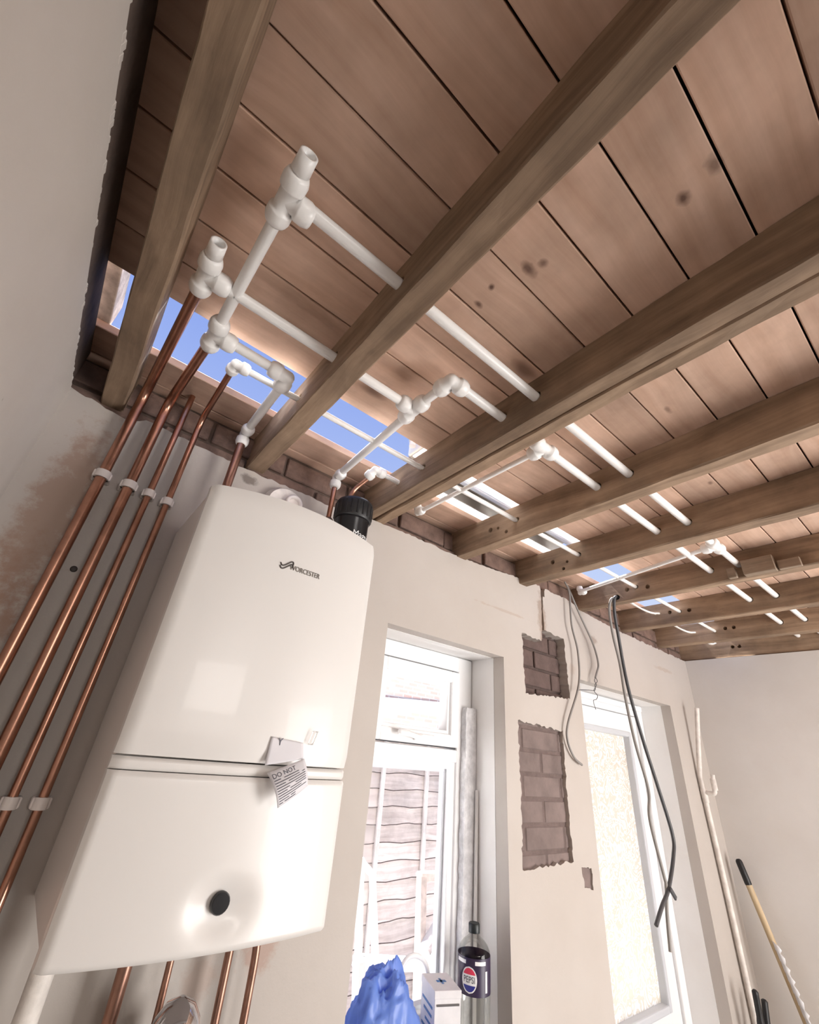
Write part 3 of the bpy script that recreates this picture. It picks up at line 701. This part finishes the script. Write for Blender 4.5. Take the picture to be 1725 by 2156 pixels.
# paper note hanging over the seam, and a clear plastic tag
note = tag(empty('paper_note', (.37, .777, 1.60)), 'crumpled printed paper note stuck over the boiler seam', 'note')
def sheet(o, c00, c10, c01, c11, bulge, nx=12, nz=12, th=.0006):
    vs, fs = [], []
    c = [Vector(p) for p in (c00, c10, c01, c11)]
    for s in (0, 1):
        for j in range(nz + 1):
            for i in range(nx + 1):
                u, w = i / nx, j / nz
                p = c[0] * (1 - u) * (1 - w) + c[1] * u * (1 - w) + c[2] * (1 - u) * w + c[3] * u * w
                p = p + Vector((0, bulge(u, w) + s * th, 0)); vs.append(p)
    n = nx + 1; k = n * (nz + 1)
    for j in range(nz):
        for i in range(nx):
            a = j * n + i; fs.append((a, a + 1, a + n + 1, a + n)); a += k; fs.append((a, a + n, a + n + 1, a + 1))
    bd = [i for i in range(n)] + [j * n + nx for j in range(1, nz + 1)] + [nz * n + i for i in range(nx - 1, -1, -1)] + [j * n for j in range(nz - 1, 0, -1)]
    for a, b in zip(bd, bd[1:] + bd[:1]): fs.append((a, a + k, b + k, b))
    return o.add(vs, fs, True)
up = (Vector((.335, .7725, 1.655)), Vector((.402, .7725, 1.668)), Vector((.338, .7765, 1.697)), Vector((.398, .7765, 1.692)))
sheet(MB(), *up, lambda u, w: -.002 * math.sin(3 * u) * (1 - w)).build('stuck_part', 'paper', note)
lo = (Vector((.362, .752, 1.600)), Vector((.412, .760, 1.630)), Vector((.340, .768, 1.645)), Vector((.402, .770, 1.669)))
def lob(u, w): return -.010 * math.sin(math.pi * w) * (1 - .4 * u) - .003 * math.sin(math.pi * u)
sheet(MB(), *lo, lob).build('curled_part', 'paper', note)
def lo_pt(u, w):
    p = lo[0] * (1 - u) * (1 - w) + lo[1] * u * (1 - w) + lo[2] * (1 - u) * w + lo[3] * u * w
    return p + Vector((0, lob(u, w) - .0006, 0))
ln = MB()
for k in range(10):
    w = .74 - .073 * k; ue = .93 if k < 8 else .55
    vs, fs = [], []; n = 10
    for i in range(n + 1):
        u = .06 + (ue - .06) * i / n; vs += [lo_pt(u, w), lo_pt(u, w - .020)]
    fs = [(2 * i, 2 * i + 2, 2 * i + 3, 2 * i + 1) for i in range(n) if rng.random() > .12]
    ln.add(vs, fs)
ln.build('printed_lines', 'ink', note)
me = text_mesh('DO NOT', 1.0)
xs = [v.co.x for v in me.vertices]; ys = [v.co.y for v in me.vertices]
for v in me.vertices:
    u = .07 + (v.co.x - min(xs)) / (max(xs) - min(xs)) * .62; w = .79 + (v.co.y - min(ys)) / (max(ys) - min(ys)) * .13
    v.co = lo_pt(u, w)
link('heading', me, 'ink', note)
me = text_mesh('Y', .016)
for v in me.vertices: v.co = (.3545 + v.co.x, .7745, 1.690 + v.co.y)
link('symbol', me, 'ink', note)
tg = MB(); sheet(tg, (.407, .775, 1.690), (.417, .775, 1.690), (.413, .775, 1.712), (.424, .775, 1.712), lambda u, w: -.004 * math.sin(math.pi * u), 6, 6)
tag(tg.build('plastic_tag', 'tag_plastic'), 'small clear plastic tag stuck on the boiler front', 'tag')

# ------------------------------------------------------------------ pipes and fittings
ZP = 2.425
def fitting(center, dirs, name, parent, s=1.0, extra=None):
    """push-fit tee or elbow: round core and a collared socket on each arm"""
    c = Vector(center); q = MB(); q.sphere(c, .0155 * s)
    for d in dirs:
        L = .046 * s
        q.lathe(c, d, [(0, .0155 * s), (.016 * s, .0155 * s), (.0185 * s, .0195 * s), (.022 * s, .0202 * s), (.034 * s, .0205 * s), (.0405 * s, .0185 * s), (.0445 * s, .0165 * s), (L, .0125 * s)], 24)
    return q.build(name, 'pipe_plastic', parent)
def straight(a, b, r, parent, mat='pipe_plastic', name='pipe'):
    return MB().tube([a, b], r, 20).build(name, mat, parent)
def stub(c, d, parent, s=1.0):
    """short open plug in the free arm of a tee"""
    c = Vector(c); d = Vector(d)
    q = MB().lathe(c, d, [(.040 * s, .0125 * s), (.046 * s, .0125 * s), (.0475 * s, .0150 * s), (.076 * s, .0140 * s), (.0765 * s, .0105 * s), (.060 * s, .0100 * s)], 22)
    p = q.build('plug', 'pipe_plastic', parent)
    MB().lathe(c, d, [(.060 * s, .0101 * s), (.0605 * s, .001)], 16, cap0=False).build('bore', 'pipe_inside', parent)
XP, XM, YP, YM, ZU, ZDn = (1, 0, 0), (-1, 0, 0), (0, 1, 0), (0, -1, 0), (0, 0, 1), (0, 0, -1)
R22, R15 = .011, .0075
# run A: the upper main
A = tag(empty('plastic_pipe_run', (.022, .43, ZP)), 'white plastic main with the tallest open tee, nearest the viewer through all joists', 'pipe', 'white plastic pipe runs')
fitting((.022, .425, ZP), (YM, YP, XP), 'tee', A); stub((.022, .425, ZP), YM, A)
straight((.062, .417, ZP + .002), (3.10, .417, ZP + .004), R22, A)
straight((.022, .460, ZP), (.019, .735, ZP), R22, A)
fitting((.019, .768, ZP), (YM, YP, XP), 'tee', A)
straight((.055, .766, ZP), (.155, .768, ZP), R22, A)
fitting((.188, .770, ZP), (XM, YP), 'elbow', A)
straight((.188, .805, ZP), (.190, 1.025, ZP), R22, A)
fitting((.190, 1.045, ZP - .004), (YM, ZDn), 'elbow', A, .84)
fitting((1.690, .417, ZP + .003), (XM, XP, YP), 'tee', A)
straight((1.692, .455, ZP + .002), (1.80, 1.005, ZP - .006), R15, A, name='branch_pipe')
fitting((1.815, 1.028, ZP - .008), ((-.19, -1, 0), ZU), 'elbow', A, .7)
# run B: the lower main
B = tag(empty('plastic_pipe_run', (-.036, .645, ZP)), 'white plastic main with the shorter open tee, jogging towards the viewer over the boiler', 'pipe', 'white plastic pipe runs')
fitting((-.037, .643, ZP), (YM, YP, XP), 'tee', B); stub((-.037, .643, ZP), YM, B)
straight((0, .643, ZP), (.43, .644, ZP), R22, B)
fitting((.466, .645, ZP), (XM, YM, YP), 'tee', B)
straight((.466, .61, ZP), (.466, .55, ZP), R22, B)
fitting((.466, .514, ZP), (YP, XP), 'elbow', B)
straight((.50, .513, ZP), (3.10, .514, ZP + .004), R22, B)
straight((.468, .68, ZP), (.484, 1.02, ZP), R22, B)
fitting((.485, 1.043, ZP - .004), (YM, ZDn), 'elbow', B, .84)
fitting((.808, .513, ZP + .001), (XM, XP, YP), 'tee', B)
straight((.808, .55, ZP), (.806, 1.01, ZP), R15, B, name='branch_pipe')
fitting((.806, 1.03, ZP), (YM, ZU), 'elbow', B, .7)
# run C: thin pipe along the opening
Cc = tag(empty('plastic_pipe_run', (.08, .83, ZP)), 'thin white pipe crossing the open slot from an elbow on copper', 'pipe', 'white plastic pipe runs')
fitting((.082, .822, ZP + .004), (YP, XP), 'elbow', Cc, .72)
straight((.11, .820, ZP + .002), (2.81, .808, ZP), R15, Cc)
D = tag(empty('plastic_pipe_run', (.547, .925, ZP)), 'thin white pipe from the elbow above the black filter along the board edge', 'pipe', 'white plastic pipe runs')
fitting((.550, .926, ZP), ((-.25, .75, -.55), XP), 'elbow', D, .78)
straight((.575, .927, ZP), (.722, .928, ZP), R15, D)
# copper
def copper(pts, r, label, clips=(), mat='copper', rad=.05):
    o = tag(empty('copper_pipe', pts[0]), label, 'pipe', 'copper pipes')
    MB().tube(bend_path(pts, rad, 8), r, 20).build('tube', mat, o)
    for cz in clips:
        x, yv = pts[0][0], pts[0][1]
        q = MB(); q.bbox(x - r - .007, x + r + .007, yv - r * .25, YW, cz - .009, cz + .009, .003)
        q.lathe((x, yv, cz - .009), ZU, [(0, r + .004), (.018, r + .004)], 24)
        q.build('pipe_clip', 'clip_white', o)
    return o
copper([(-.057, 1.071, .30), (-.057, 1.071, ZP), (-.038, .665, ZP)], R22, 'first copper riser from the side wall, feeding the shorter open tee', (2.172, 1.55))
copper([(-.003, 1.071, .30), (-.003, 1.071, ZP), (.017, .79, ZP)], R22, 'second copper riser from the side wall, feeding the middle tee', (2.170, 1.55))
copper([(.040, 1.078, .30), (.040, 1.078, 2.50)], R15, 'third copper riser from the side wall, straight up into the boards', (2.170, 1.565))
copper([(.082, 1.078, .30), (.082, 1.078, ZP + .004), (.082, .845, ZP + .004)], R15, 'copper riser closest to the boiler, feeding the small white elbow', (2.166, 1.565))
copper([(.190, 1.045, 2.116), (.190, 1.045, 2.40)], R22, 'dull copper pipe dropping behind the pipe-side top corner of the boiler', (), 'copper_dull')
o = copper([(.485, 1.043, 2.116), (.485, 1.043, 2.40)], R15, 'short copper pipe with a brass flange dropping behind the black filter')
MB().lathe((.485, 1.043, 2.255), ZU, [(0, .020), (.006, .021), (.018, .013), (.022, .009)], 20).build('flange', 'brass', o)
copper([(.512, .985, 2.30), (.516, .985, 2.36), (.545, .945, 2.405)], .0065, 'bent copper tail rising from the black filter', (), rad=.03)
copper([(.470, 1.05, .4), (.464, 1.05, 1.433)], R15, 'copper pipe below the boiler, second from the window', (), 'copper_dull')
copper([(.524, 1.05, .4), (.519, 1.05, 1.34), (.508, 1.05, 1.40), (.502, 1.05, 1.433)], R15, 'copper pipe below the boiler, closest to the window', (), 'copper_dull')
o = copper([(.372, 1.05, .4), (.359, 1.05, 1.433)], .006, 'thin copper pipe below the boiler with a black sleeve', (), 'copper_dull')
MB().lathe((.371, 1.05, 1.06), ZU, [(0, .012), (.19, .013), (.205, .013), (.213, .008)], 18).build('sleeve', 'rubber_black', o)
copper([(.290, 1.05, .4), (.288, 1.05, 1.433)], R22, 'stout copper pipe below the middle of the boiler', (), 'copper_dull')
tr = tag(empty('condensate_pipe', (.168, 1.03, .4)), 'white waste pipe below the pipe-side corner of the boiler', 'pipe')
MB().tube([(.168, 1.03, .4), (.168, 1.03, 1.433)], .0165, 20).build('tube', 'old_paint', tr)
MB().lathe((.168, 1.03, 1.27), ZU, [(0, .0165), (.002, .021), (.03, .021), (.034, .0165)], 24).build('coupling', 'old_paint', tr)
vs = tag(empty('drain_vessel', (.37, .98, 1.17)), 'round chrome dome below the boiler', 'vessel')
MB().lathe((.37, .98, 1.17), ZU, [(0, .035), (.05, .040), (.10, .040), (.125, .034), (.142, .022), (.150, .004)], 32).build('dome', 'chrome', vs)
MB().lathe((.37, .98, 1.265), ZU, [(0, .0405), (.003, .0425), (.009, .0425), (.012, .0405)], 32).build('band', 'upvc_grey', vs)

# white conduit with a capped side stub in the corner
cd = tag(empty('painted_pipe', (2.905, 1.08, 0)), 'old painted pipe with a short turned-up stub beyond the door', 'pipe')
MB().tube(smooth_path([(2.945, 1.082, .3), (2.93, 1.082, 1.2), (2.906, 1.082, 1.66), (2.903, 1.076, 1.76), (2.908, 1.026, 2.05)], 8), .0118, 14).build('riser', 'old_paint', cd)
MB().lathe((2.911, 1.082, 1.60), (-.05, 0, 1), [(0, .0118), (.003, .0145), (.06, .0145), (.064, .0118)], 18).build('socket', 'old_paint', cd)
st = MB().tube(bend_path([(2.908, 1.078, 1.645), (2.906, 1.03, 1.643), (2.905, 1.022, 1.73)], .014), .0105, 14)
st.lathe((2.9055, 1.0255, 1.66), ZU, [(0, .0135), (.05, .0135), (.053, .0105)], 16)
st.build('stub', 'old_paint', cd)

# ------------------------------------------------------------------ plastic trim lying over the slot
tm = tag(empty('roof_trim', (1.07, .9, 2.51)), 'pair of white ribbed plastic trims over the slot above the window', 'trim')
def extr(poly, x0, x1, name, mat):
    """profile in (y, z) extruded along x"""
    n = len(poly); vs = [(x0, a, b) for a, b in poly] + [(x1, a, b) for a, b in poly]
    fs = [list(range(n)), list(range(2 * n - 1, n - 1, -1))] + [(i, i + n, (i + 1) % n + n, (i + 1) % n) for i in range(n)]
    return MB().add(vs, fs).build(name, mat, tm)
extr([(.778, 2.512), (.846, 2.512), (.846, 2.507), (.851, 2.507), (.851, 2.512), (.862, 2.512), (.862, 2.505), (.868, 2.505), (.868, 2.512), (.886, 2.512), (.886, 2.516), (.778, 2.516)], .655, 1.56, 'soffit_strip', 'upvc_thin')
extr([(.886, 2.514), (.890, 2.514), (.892, 2.575), (.965, 2.575), (.968, 2.514), (.972, 2.514), (.972, 2.582), (.886, 2.582)], .700, 1.60, 'channel', 'channel_grey')
extr([(.972, 2.512), (.982, 2.512), (.982, 2.506), (.987, 2.506), (.987, 2.512), (1.02, 2.512), (1.02, 2.516), (.972, 2.516)], .70, 1.60, 'edge_strip', 'upvc_thin')
dots = MB()
for k in range(26):
    for yy in (.805, .822):
        x = .70 + k * .029 + (.012 if yy > .81 else 0)
        if rng.random() > .25: dots.lathe((x, yy, 2.5121), (0, 0, -1), [(0, .0028), (.0004, .0028)], 8)
dots.build('vent_slots', 'upvc_grey', tm)
wb = tag(MB().bbox(-.205, -.176, .74, 1.01, 2.5035, 2.58, .003).build('edge_board', 'white_flaking'), 'flaking white board edge in the gap by the side wall', 'board')
en = tag(empty('gutter_end', (.648, .84, 2.52)), 'small white plastic bracket at the end of the slot by the doubled joist', 'bracket')
MB().bbox(.632, .640, .80, .88, 2.50, 2.60, .002).build('plate', 'upvc', en)
MB().lathe((.612, .835, 2.50), ZU, [(0, .010), (.018, .010), (.020, .012), (.04, .012)], 16).build('spigot', 'upvc', en)

# ------------------------------------------------------------------ hanging cables
def cable(pts, r, label, mat, sub=8, n=10, name='cable', group='hanging cables'):
    o = MB().tube(smooth_path(pts, sub), r, n).build(name, mat)
    return tag(o, label, 'cable', group)
cable([(1.77, 1.075, 2.47), (1.795, 1.072, 2.42), (1.787, 1.072, 2.268), (1.812, 1.070, 2.154), (1.792, 1.07, 2.011), (1.700, 1.08, 1.851), (1.695, 1.085, 1.788), (1.731, 1.086, 1.734), (1.785, 1.088, 1.711)], .0044, 'thin grey cable looping down beside the bare brick patches', 'cable_grey')
q = tag(empty('cable', (1.93, 1.07, 2.06)), 'grey cable ending in twisted bare wires above the door corner', 'cable', 'hanging cables')
MB().tube(smooth_path([(1.80, 1.08, 2.46), (1.822, 1.072, 2.398), (1.866, 1.07, 2.329), (1.951, 1.07, 2.214), (1.976, 1.07, 2.130), (1.952, 1.07, 2.085), (1.935, 1.07, 2.06)]), .0042, 10).build('sheath', 'cable_grey', q)
MB().tube(smooth_path([(1.936, 1.07, 2.062), (1.945, 1.068, 2.047), (1.925, 1.07, 2.03), (1.915, 1.068, 2.005), (1.86, 1.07, 1.998), (1.80, 1.075, 1.990), (1.775, 1.075, 1.975)]), .0014, 6).build('wire', 'cable_dark', q)
MB().tube(smooth_path([(1.936, 1.07, 2.062), (1.926, 1.071, 2.046), (1.936, 1.07, 2.03), (1.905, 1.067, 2.002), (1.935, 1.07, 1.985), (1.92, 1.07, 1.968), (1.895, 1.068, 1.962), (1.89, 1.066, 1.945), (1.90, 1.066, 1.925)]), .0014, 6).build('wire', 'cable_dark', q)
cable([(1.955, .90, 2.392), (1.915, .915, 2.394), (1.895, .925, 2.385), (1.905, .945, 2.34), (1.935, .96, 2.24), (1.975, .968, 2.12), (1.982, .97, 1.986), (2.007, .97, 1.815), (2.058, .97, 1.648), (2.031, .97, 1.549), (2.070, .97, 1.384), (2.072, .968, 1.345), (2.048, .97, 1.268), (2.029, .97, 1.172)], .0058, 'pale grey cable hanging in front of the door, the thinner of two', 'cable_grey')
bk = tag(empty('cable', (2.0, .96, 1.25)), 'thick dark cable hanging in front of the door with a kinked tail', 'cable', 'hanging cables')
MB().tube(smooth_path([(1.955, .895, 2.396), (1.92, .902, 2.398), (1.90, .91, 2.39), (1.93, .935, 2.33), (1.975, .955, 2.22), (2.0, .965, 2.12), (2.018, .966, 2.002), (2.074, .966, 1.821), (2.136, .966, 1.661), (2.193, .966, 1.499), (2.167, .966, 1.428), (2.074, .962, 1.339), (2.006, .962, 1.298), (1.940, .962, 1.252)]), .0068, 12).build('sheath', 'cable_dark', bk)
MB().bbox(-.009, .036, -.004, .004, -.008, .008, .002, 1, M=Matrix.Translation((2.074, .953, 1.336)) @ Matrix.Rotation(.75, 4, 'Y')).build('tape_tag', 'cable_dark', bk)
for k, (dy, sag, lab) in enumerate(((.0, .028, 'lower white cable sagging between the joists over the door'), (.018, .014, 'upper white cable sagging between the joists over the door'))):
    pts = []
    xs = [1.93, 2.375, 2.815, 3.09]
    for a, b in zip(xs[:-1], xs[1:]):
        for t in (0, .25, .5, .75):
            pts.append((a + (b - a) * t, .905 + dy, 2.432 - sag * 4 * t * (1 - t)))
    pts.append((3.09, .905 + dy, 2.432))
    cable(pts, .004, lab, 'cable_white', sub=4, group='white cables in the ceiling')

# offcuts nailed to a joist
for x0, x1, y0, y1, z0, z1, lab in ((1.883, 1.9035, .427, .455, 2.374, 2.414, 'small square wood offcut on the joist face, nearest the window wall'),
                                    (1.872, 1.9035, .305, .402, 2.371, 2.428, 'long wood offcut with a dark slot on the joist face'),
                                    (1.886, 1.9035, .235, .300, 2.372, 2.405, 'low wood offcut on the joist face beside the long one')):
    tag(MB().bbox(x0, x1, y0, y1, z0, z1, .002, 1).build('wood_offcut', 'offcut'), lab, 'wood block', 'offcuts nailed to a joist')

# ------------------------------------------------------------------ on the sill
bt = tag(empty('drink_bottle', (1.243, 1.155, WZ0)), 'clear plastic cola bottle with a black cap and purple label on the sill', 'bottle')
bo = Vector((1.243, 1.155, WZ0)); RB = .045
prof = [(0, .028), (.004, .036), (.015, .041), (.04, .0445), (.08, .0435), (.12, .0445), (.150, .045), (.226, .0452), (.232, .0442), (.243, .039), (.252, .030), (.259, .020), (.264, .0145), (.266, .0135), (.267, .0165), (.270, .0165), (.271, .0132)]
MB().lathe(bo, ZU, prof, 32).build('body', 'bottle_plastic', bt)
MB().lathe(bo + Vector((0, 0, .2685)), ZU, [(0, .0158), (.002, .0162), (.019, .0160), (.021, .0145)], 28).build('cap', 'cap_black', bt)
lb = MB().lathe(bo + Vector((0, 0, .150)), ZU, [(0, .0457), (.075, .0459)], 40, False, False).build('label', 'label_purple', bt)
def wrap_poly(poly, mat, name, lift, a0, zc):
    """flat print (s, z) rolled round the bottle; s runs clockwise seen from above"""
    r = .0459 + lift; vs = [(bo.x + r * math.cos(a0 + s / r), bo.y + r * math.sin(a0 + s / r), bo.z + zc + z) for s, z in poly]
    n = len(vs); c = (bo.x + r * math.cos(a0), bo.y + r * math.sin(a0), bo.z + zc)
    MB().add(vs, [list(range(n))]).build(name, mat, lb)
def rows_print(f_lo, f_hi, z0, z1, mat, name, lift, a0, zc, n=10, m=8):
    vs, fs = [], []
    r = .0459 + lift
    for j in range(n + 1):
        z = z0 + (z1 - z0) * j / n; a, b = f_lo(z), f_hi(z)
        for i in range(m + 1):
            s = a + (b - a) * i / m; vs.append((bo.x + r * math.cos(a0 + s / r), bo.y + r * math.sin(a0 + s / r), bo.z + zc + z))
    for j in range(n):
        for i in range(m): q0 = j * (m + 1) + i; fs.append((q0, q0 + 1, q0 + m + 2, q0 + m + 1))
    MB().add(vs, fs, True).build(name, mat, lb)
A0 = math.atan2(-1.155, -1.243) - math.radians(16); ZC = .182
RO = .0265
ov = lambda R: (lambda z: -.82 * math.sqrt(max(R * R - z * z, 0)), lambda z: .82 * math.sqrt(max(R * R - z * z, 0)))
lo_, hi_ = ov(RO); rows_print(lo_, hi_, -RO, RO, 'label_white', 'logo_ground', .0003, A0, ZC, 20)
lo_, hi_ = ov(RO - .003); rows_print(lo_, hi_, .0105, RO - .003, 'label_red', 'logo_top', .0006, A0, ZC)
rows_print(lo_, hi_, -RO + .003, -.0105, 'label_blue', 'logo_base', .0006, A0, ZC)
me = text_mesh('PEPSI', .0185)
for v in me.vertices:
    s = v.co.x * .82; r = .0459 + .0009; a = A0 + s / r
    v.co = (bo.x + r * math.cos(a), bo.y + r * math.sin(a), bo.z + ZC + v.co.y)
link('logo_lettering', me, 'ink', lb)
for s0 in (-.026, .032):
    rows_print(lambda z: s0 - .016, lambda z: s0 + .016, .030, .038, 'label_white', 'label_flash', .0004, A0, ZC, 2, 8)
rows_print(lambda z: .047, lambda z: .054, -.024, .018, 'label_white', 'label_panel', .0004, A0, ZC, 2, 2)

bx = tag(empty('carton', (1.12, 1.16, WZ0)), 'white cardboard carton standing on the sill beside the bottle', 'box')
th = math.atan2(1.106 - 1.133, 1.143 - 1.075)
MX = Matrix.Translation((1.075, 1.133, WZ0)) @ Matrix.Rotation(th, 4, 'Z')
MB().bbox(0, .073, 0, .098, 0, .174, .0015, 1, M=MX).build('box_body', 'carton', bx)
MB().bbox(-.001, .074, -.0012, .099, .165, .1805, .001, 1, M=MX).build('lid', 'carton', bx)
pr = MB()
pr.box(.006, .068, -.0018, -.0010, .152, .156, M=MX)
pr.build('printed_band', 'carton_ink', bx)
cl = MB(); cl.box(.024, .050, .045, .056, .1806, .1812, M=MX); cl.box(.034, .040, .035, .066, .1806, .1812, M=MX); cl.build('lid_mark', 'carton_blue', bx)
li = MB()
for k in range(4): li.box(-.0012, -.0004, .012 + .004 * (k % 2), .085 - .012 * (k % 3), .142 - .016 * k, .147 - .016 * k, M=MX)
li.build('side_print', 'carton_blue', bx)
hs = MB().tube(smooth_path([(1.04, 1.248, 1.10), (1.045, 1.247, 1.165), (1.075, 1.246, 1.20), (1.12, 1.245, 1.195), (1.15, 1.244, 1.16), (1.165, 1.244, 1.06)]), .0065, 12)
tag(hs.build('hose_loop', 'upvc'), 'loop of pale hose arching behind the carton on the sill', 'hose')
# blue bag: a crumpled heap
def bag():
    nu, nv = 72, 40; vs = []; fs = []
    cx, cy = .915, 1.165
    for j in range(nv + 1):
        t = j / nv * math.pi / 2
        for i in range(nu):
            a = 2 * math.pi * i / nu
            d = Vector((math.cos(a) * math.cos(t), math.sin(a) * math.cos(t), math.sin(t)))
            p1 = mnoise.noise(d * 2.3 + Vector((3, 1, 7))); p2 = 1 - abs(mnoise.noise(d * 4.6 + Vector((9, 4, 2)))); p3 = 1 - abs(mnoise.noise(d * 10 + Vector((2, 8, 5))))
            k = 1 + .16 * p1 + .20 * (p2 - .75) + .035 * (p3 - .8)
            h = .245 * (1 - .22 * max(0, d.x) * 1.2)
            if d.x > .15: h *= 1 - .35 * min(1, (d.x - .15) * 1.5)
            vs.append((cx + d.x * .130 * k + .03, min(cy + d.y * .078 * k, 1.238), WZ0 + .001 + d.z * h * k))
    for j in range(nv):
        for i in range(nu):
            b = (i + 1) % nu; fs.append((j * nu + i, j * nu + b, (j + 1) * nu + b, (j + 1) * nu + i))
    fs.append(list(range(nu - 1, -1, -1)))
    return MB().add(vs, fs, True)
bg = tag(bag().build('plastic_bag', 'bag_blue'), 'crumpled blue plastic bag heaped on the window sill', 'bag')

# ------------------------------------------------------------------ broom and tool by the end wall
br = tag(empty('broom', (3.03, .86, .5)), 'wooden broom handle with a black grip leaning on the end wall', 'broom')
h0, h1 = Vector((3.04, 1.040, 1.372)), Vector((3.03, .80, .30))
dv = (h1 - h0).normalized()
MB().tube([h0 + dv * .10, h1], .0135, 16).build('handle', 'handle_wood', br)
MB().lathe(h0, dv, [(0, .006), (.004, .012), (.012, .0148), (.095, .0152), (.10, .0135)], 18).build('grip', 'rubber_black', br)
wp = MB(); sd = []
for k in range(26):
    p = h0 + dv * (.30 + k * .012); a = .5 + .25 * math.sin(k * 1.7); w = .010 + .006 * math.sin(k * 2.3)
    sd += [p + Vector((-.0150, -.003, w)), p + Vector((-.0175, -.016 - w, -.004))]
wp.add(sd, [(2 * k, 2 * k + 1, 2 * k + 3, 2 * k + 2) for k in range(25)], True)
wob = wp.build('torn_wrapper', 'wrap', br)
sm = wob.modifiers.new('thickness', 'SOLIDIFY'); sm.thickness = .0008
MB().bbox(2.93, 3.085, .73, .83, .02, .30, .01).build('brush_head', 'rubber_black', br)
tl = tag(empty('hand_tool', (2.83, 1.02, .3)), 'black tool with two prongs standing in the corner by the door', 'tool')
MB().tube(smooth_path([(2.80, 1.02, .0), (2.80, 1.02, .7), (2.795, 1.01, .87), (2.79, 1.005, .955)]), [.014] * 16 + [.012] * 8 + [.006], 12).build('prong', 'rubber_black', tl)
MB().tube(smooth_path([(2.84, 1.02, .0), (2.84, 1.02, .7), (2.855, 1.01, .84), (2.87, 1.005, .915)]), [.014] * 16 + [.012] * 8 + [.005], 12).build('prong', 'rubber_black', tl)

# screw heads and wall fixings
for x, z, lab in ((-.072, 1.965, 'dark screw hole in the wall between the first two copper pipes'),):
    tag(MB().lathe((x + .045, 1.0995, z), YM, [(0, .0065), (.0015, .0065), (.002, .003)], 14).build('screw_hole', 'screw'), lab, 'fixing')

# ------------------------------------------------------------------ outside
struct(MB().box(-6, 14, 1.36, 14, -.25, -.12).build('ground', 'paving'), 'paved side passage')
YF = 3.5
def slat_mesh(seed):
    rr = random.Random(seed); n = 26; L = 1.72; vs, fs = [], []
    for k in range(n + 1):
        x = -L / 2 + L * k / n
        wv = .006 * math.sin(k * .9 + seed) + rr.uniform(-.003, .003)
        vs += [(x, -.022, wv), (x, -.006, wv), (x, .000, .145), (x, -.006, .145), (x, -.0215, wv + .007)]
    for k in range(n):
        for i in range(5): fs.append((k * 5 + i, k * 5 + (i + 1) % 5, (k + 1) * 5 + (i + 1) % 5, (k + 1) * 5 + i))
    fs += [(0, 1, 2, 3, 4), (n * 5, n * 5 + 4, n * 5 + 3, n * 5 + 2, n * 5 + 1)]
    me = MB().add(vs, fs).mesh('slat'); me.materials.append(MATS['fence_wood']); me.materials.append(MATS['lap_shadow'])
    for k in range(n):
        me.polygons[k * 5].material_index = 1; me.polygons[k * 5 + 4].material_index = 1     # lap shadow painted dark along the waney lower edge
    return me
slats = [slat_mesh(s) for s in range(5)]
for pi, (xc, lab) in enumerate(((.985, 'weathered lap fence panel behind the boiler end of the passage'), (2.785, 'weathered lap fence panel seen through the window'), (4.585, 'weathered lap fence panel behind the glazed door'))):
    fn = tag(empty('fence_panel', (xc, YF, 0)), lab, 'fence', 'fence panels along the passage')
    z = -.06; k = 0
    while z < 1.70:
        o = bpy.data.objects.new('slat', slats[(k * 2 + pi) % 5]); C.objects.link(o)
        o.location = (xc, YF + rng.uniform(-.002, .002), z); o.rotation_euler = (0, rng.uniform(-.004, .004), 0); child(o, fn)
        z += .1225; k += 1
    for bxx in (-.84, -.20, .30, .84):
        MB().bbox(xc + bxx - .02, xc + bxx + .02, YF - .045, YF - .021, -.1, 1.78, .003, 1).build('batten', 'fence_batten', fn)
    MB().bbox(xc - .88, xc + .88, YF - .04, YF + .03, 1.78, 1.81, .004, 1).build('capping', 'fence_batten', fn)
    MB().bbox(xc + .885, xc + .915, YF - .04, YF + .05, -.12, 1.86, .004, 1).build('post', 'fence_batten', fn)
# discarded window frames leaning against the fence
def scrap(corners, w, th, label, mat='upvc'):
    """rectangular frame through four corner points"""
    o = tag(empty('scrap_frame', corners[0]), label, 'frame', 'discarded frames in the passage')
    c = [Vector(p) for p in corners]
    for a, b in zip(c, c[1:] + c[:1]):
        d = (b - a); L = d.length; d.normalize(); s = d.cross(Vector((0, 1, 0))); s.normalize(); n = d.cross(s)
        M = Matrix((d, s, n)).transposed().to_4x4(); M.translation = a
        MB().bbox(-w / 2, L + w / 2, -w / 2, w / 2, -th / 2, th / 2, .004, 1, M=M).build('rail', mat, o)
    return o
scrap([(2.155, 2.42, 1.075), (2.62, 2.42, 1.06), (2.50, 2.25, .15), (2.02, 2.22, .15)], .045, .05, 'peeling red-white frame leaning upright by the fence', 'rust_paint')
scrap([(1.835, 2.60, 1.13), (1.93, 2.60, 1.06), (1.98, 2.45, .30), (1.84, 2.45, .30)], .030, .04, 'narrow white frame standing upright by the fence')
scrap([(1.62, 2.22, .842), (2.30, 2.22, .735), (2.30, 2.10, .25), (1.62, 2.10, .25)], .045, .05, 'wide white frame lying lowest in the passage')
scrap([(2.10, 2.32, .80), (2.40, 2.36, 1.03), (2.47, 2.36, .96), (2.16, 2.32, .73)], .030, .04, 'small white frame lying aslant on the others')
# neighbouring house
nh = tag(empty('neighbour_house', (6, 7, 0)), 'red brick neighbouring house beyond the fence', 'house')
MB().box(2.5, 14, 7.0, 9.0, -.12, 4.6).build('gable_wall', 'house_brick', nh)
MB().prism([(2.4, 2.18), (14, 2.95), (14, 3.15), (2.4, 2.40)], 6.94, 7.0).build('bargeboard', 'upvc', nh)
MB().box(2.3, 14.2, 6.8, 9.2, 4.6, 4.7).build('eaves', 'roof_tile', nh)
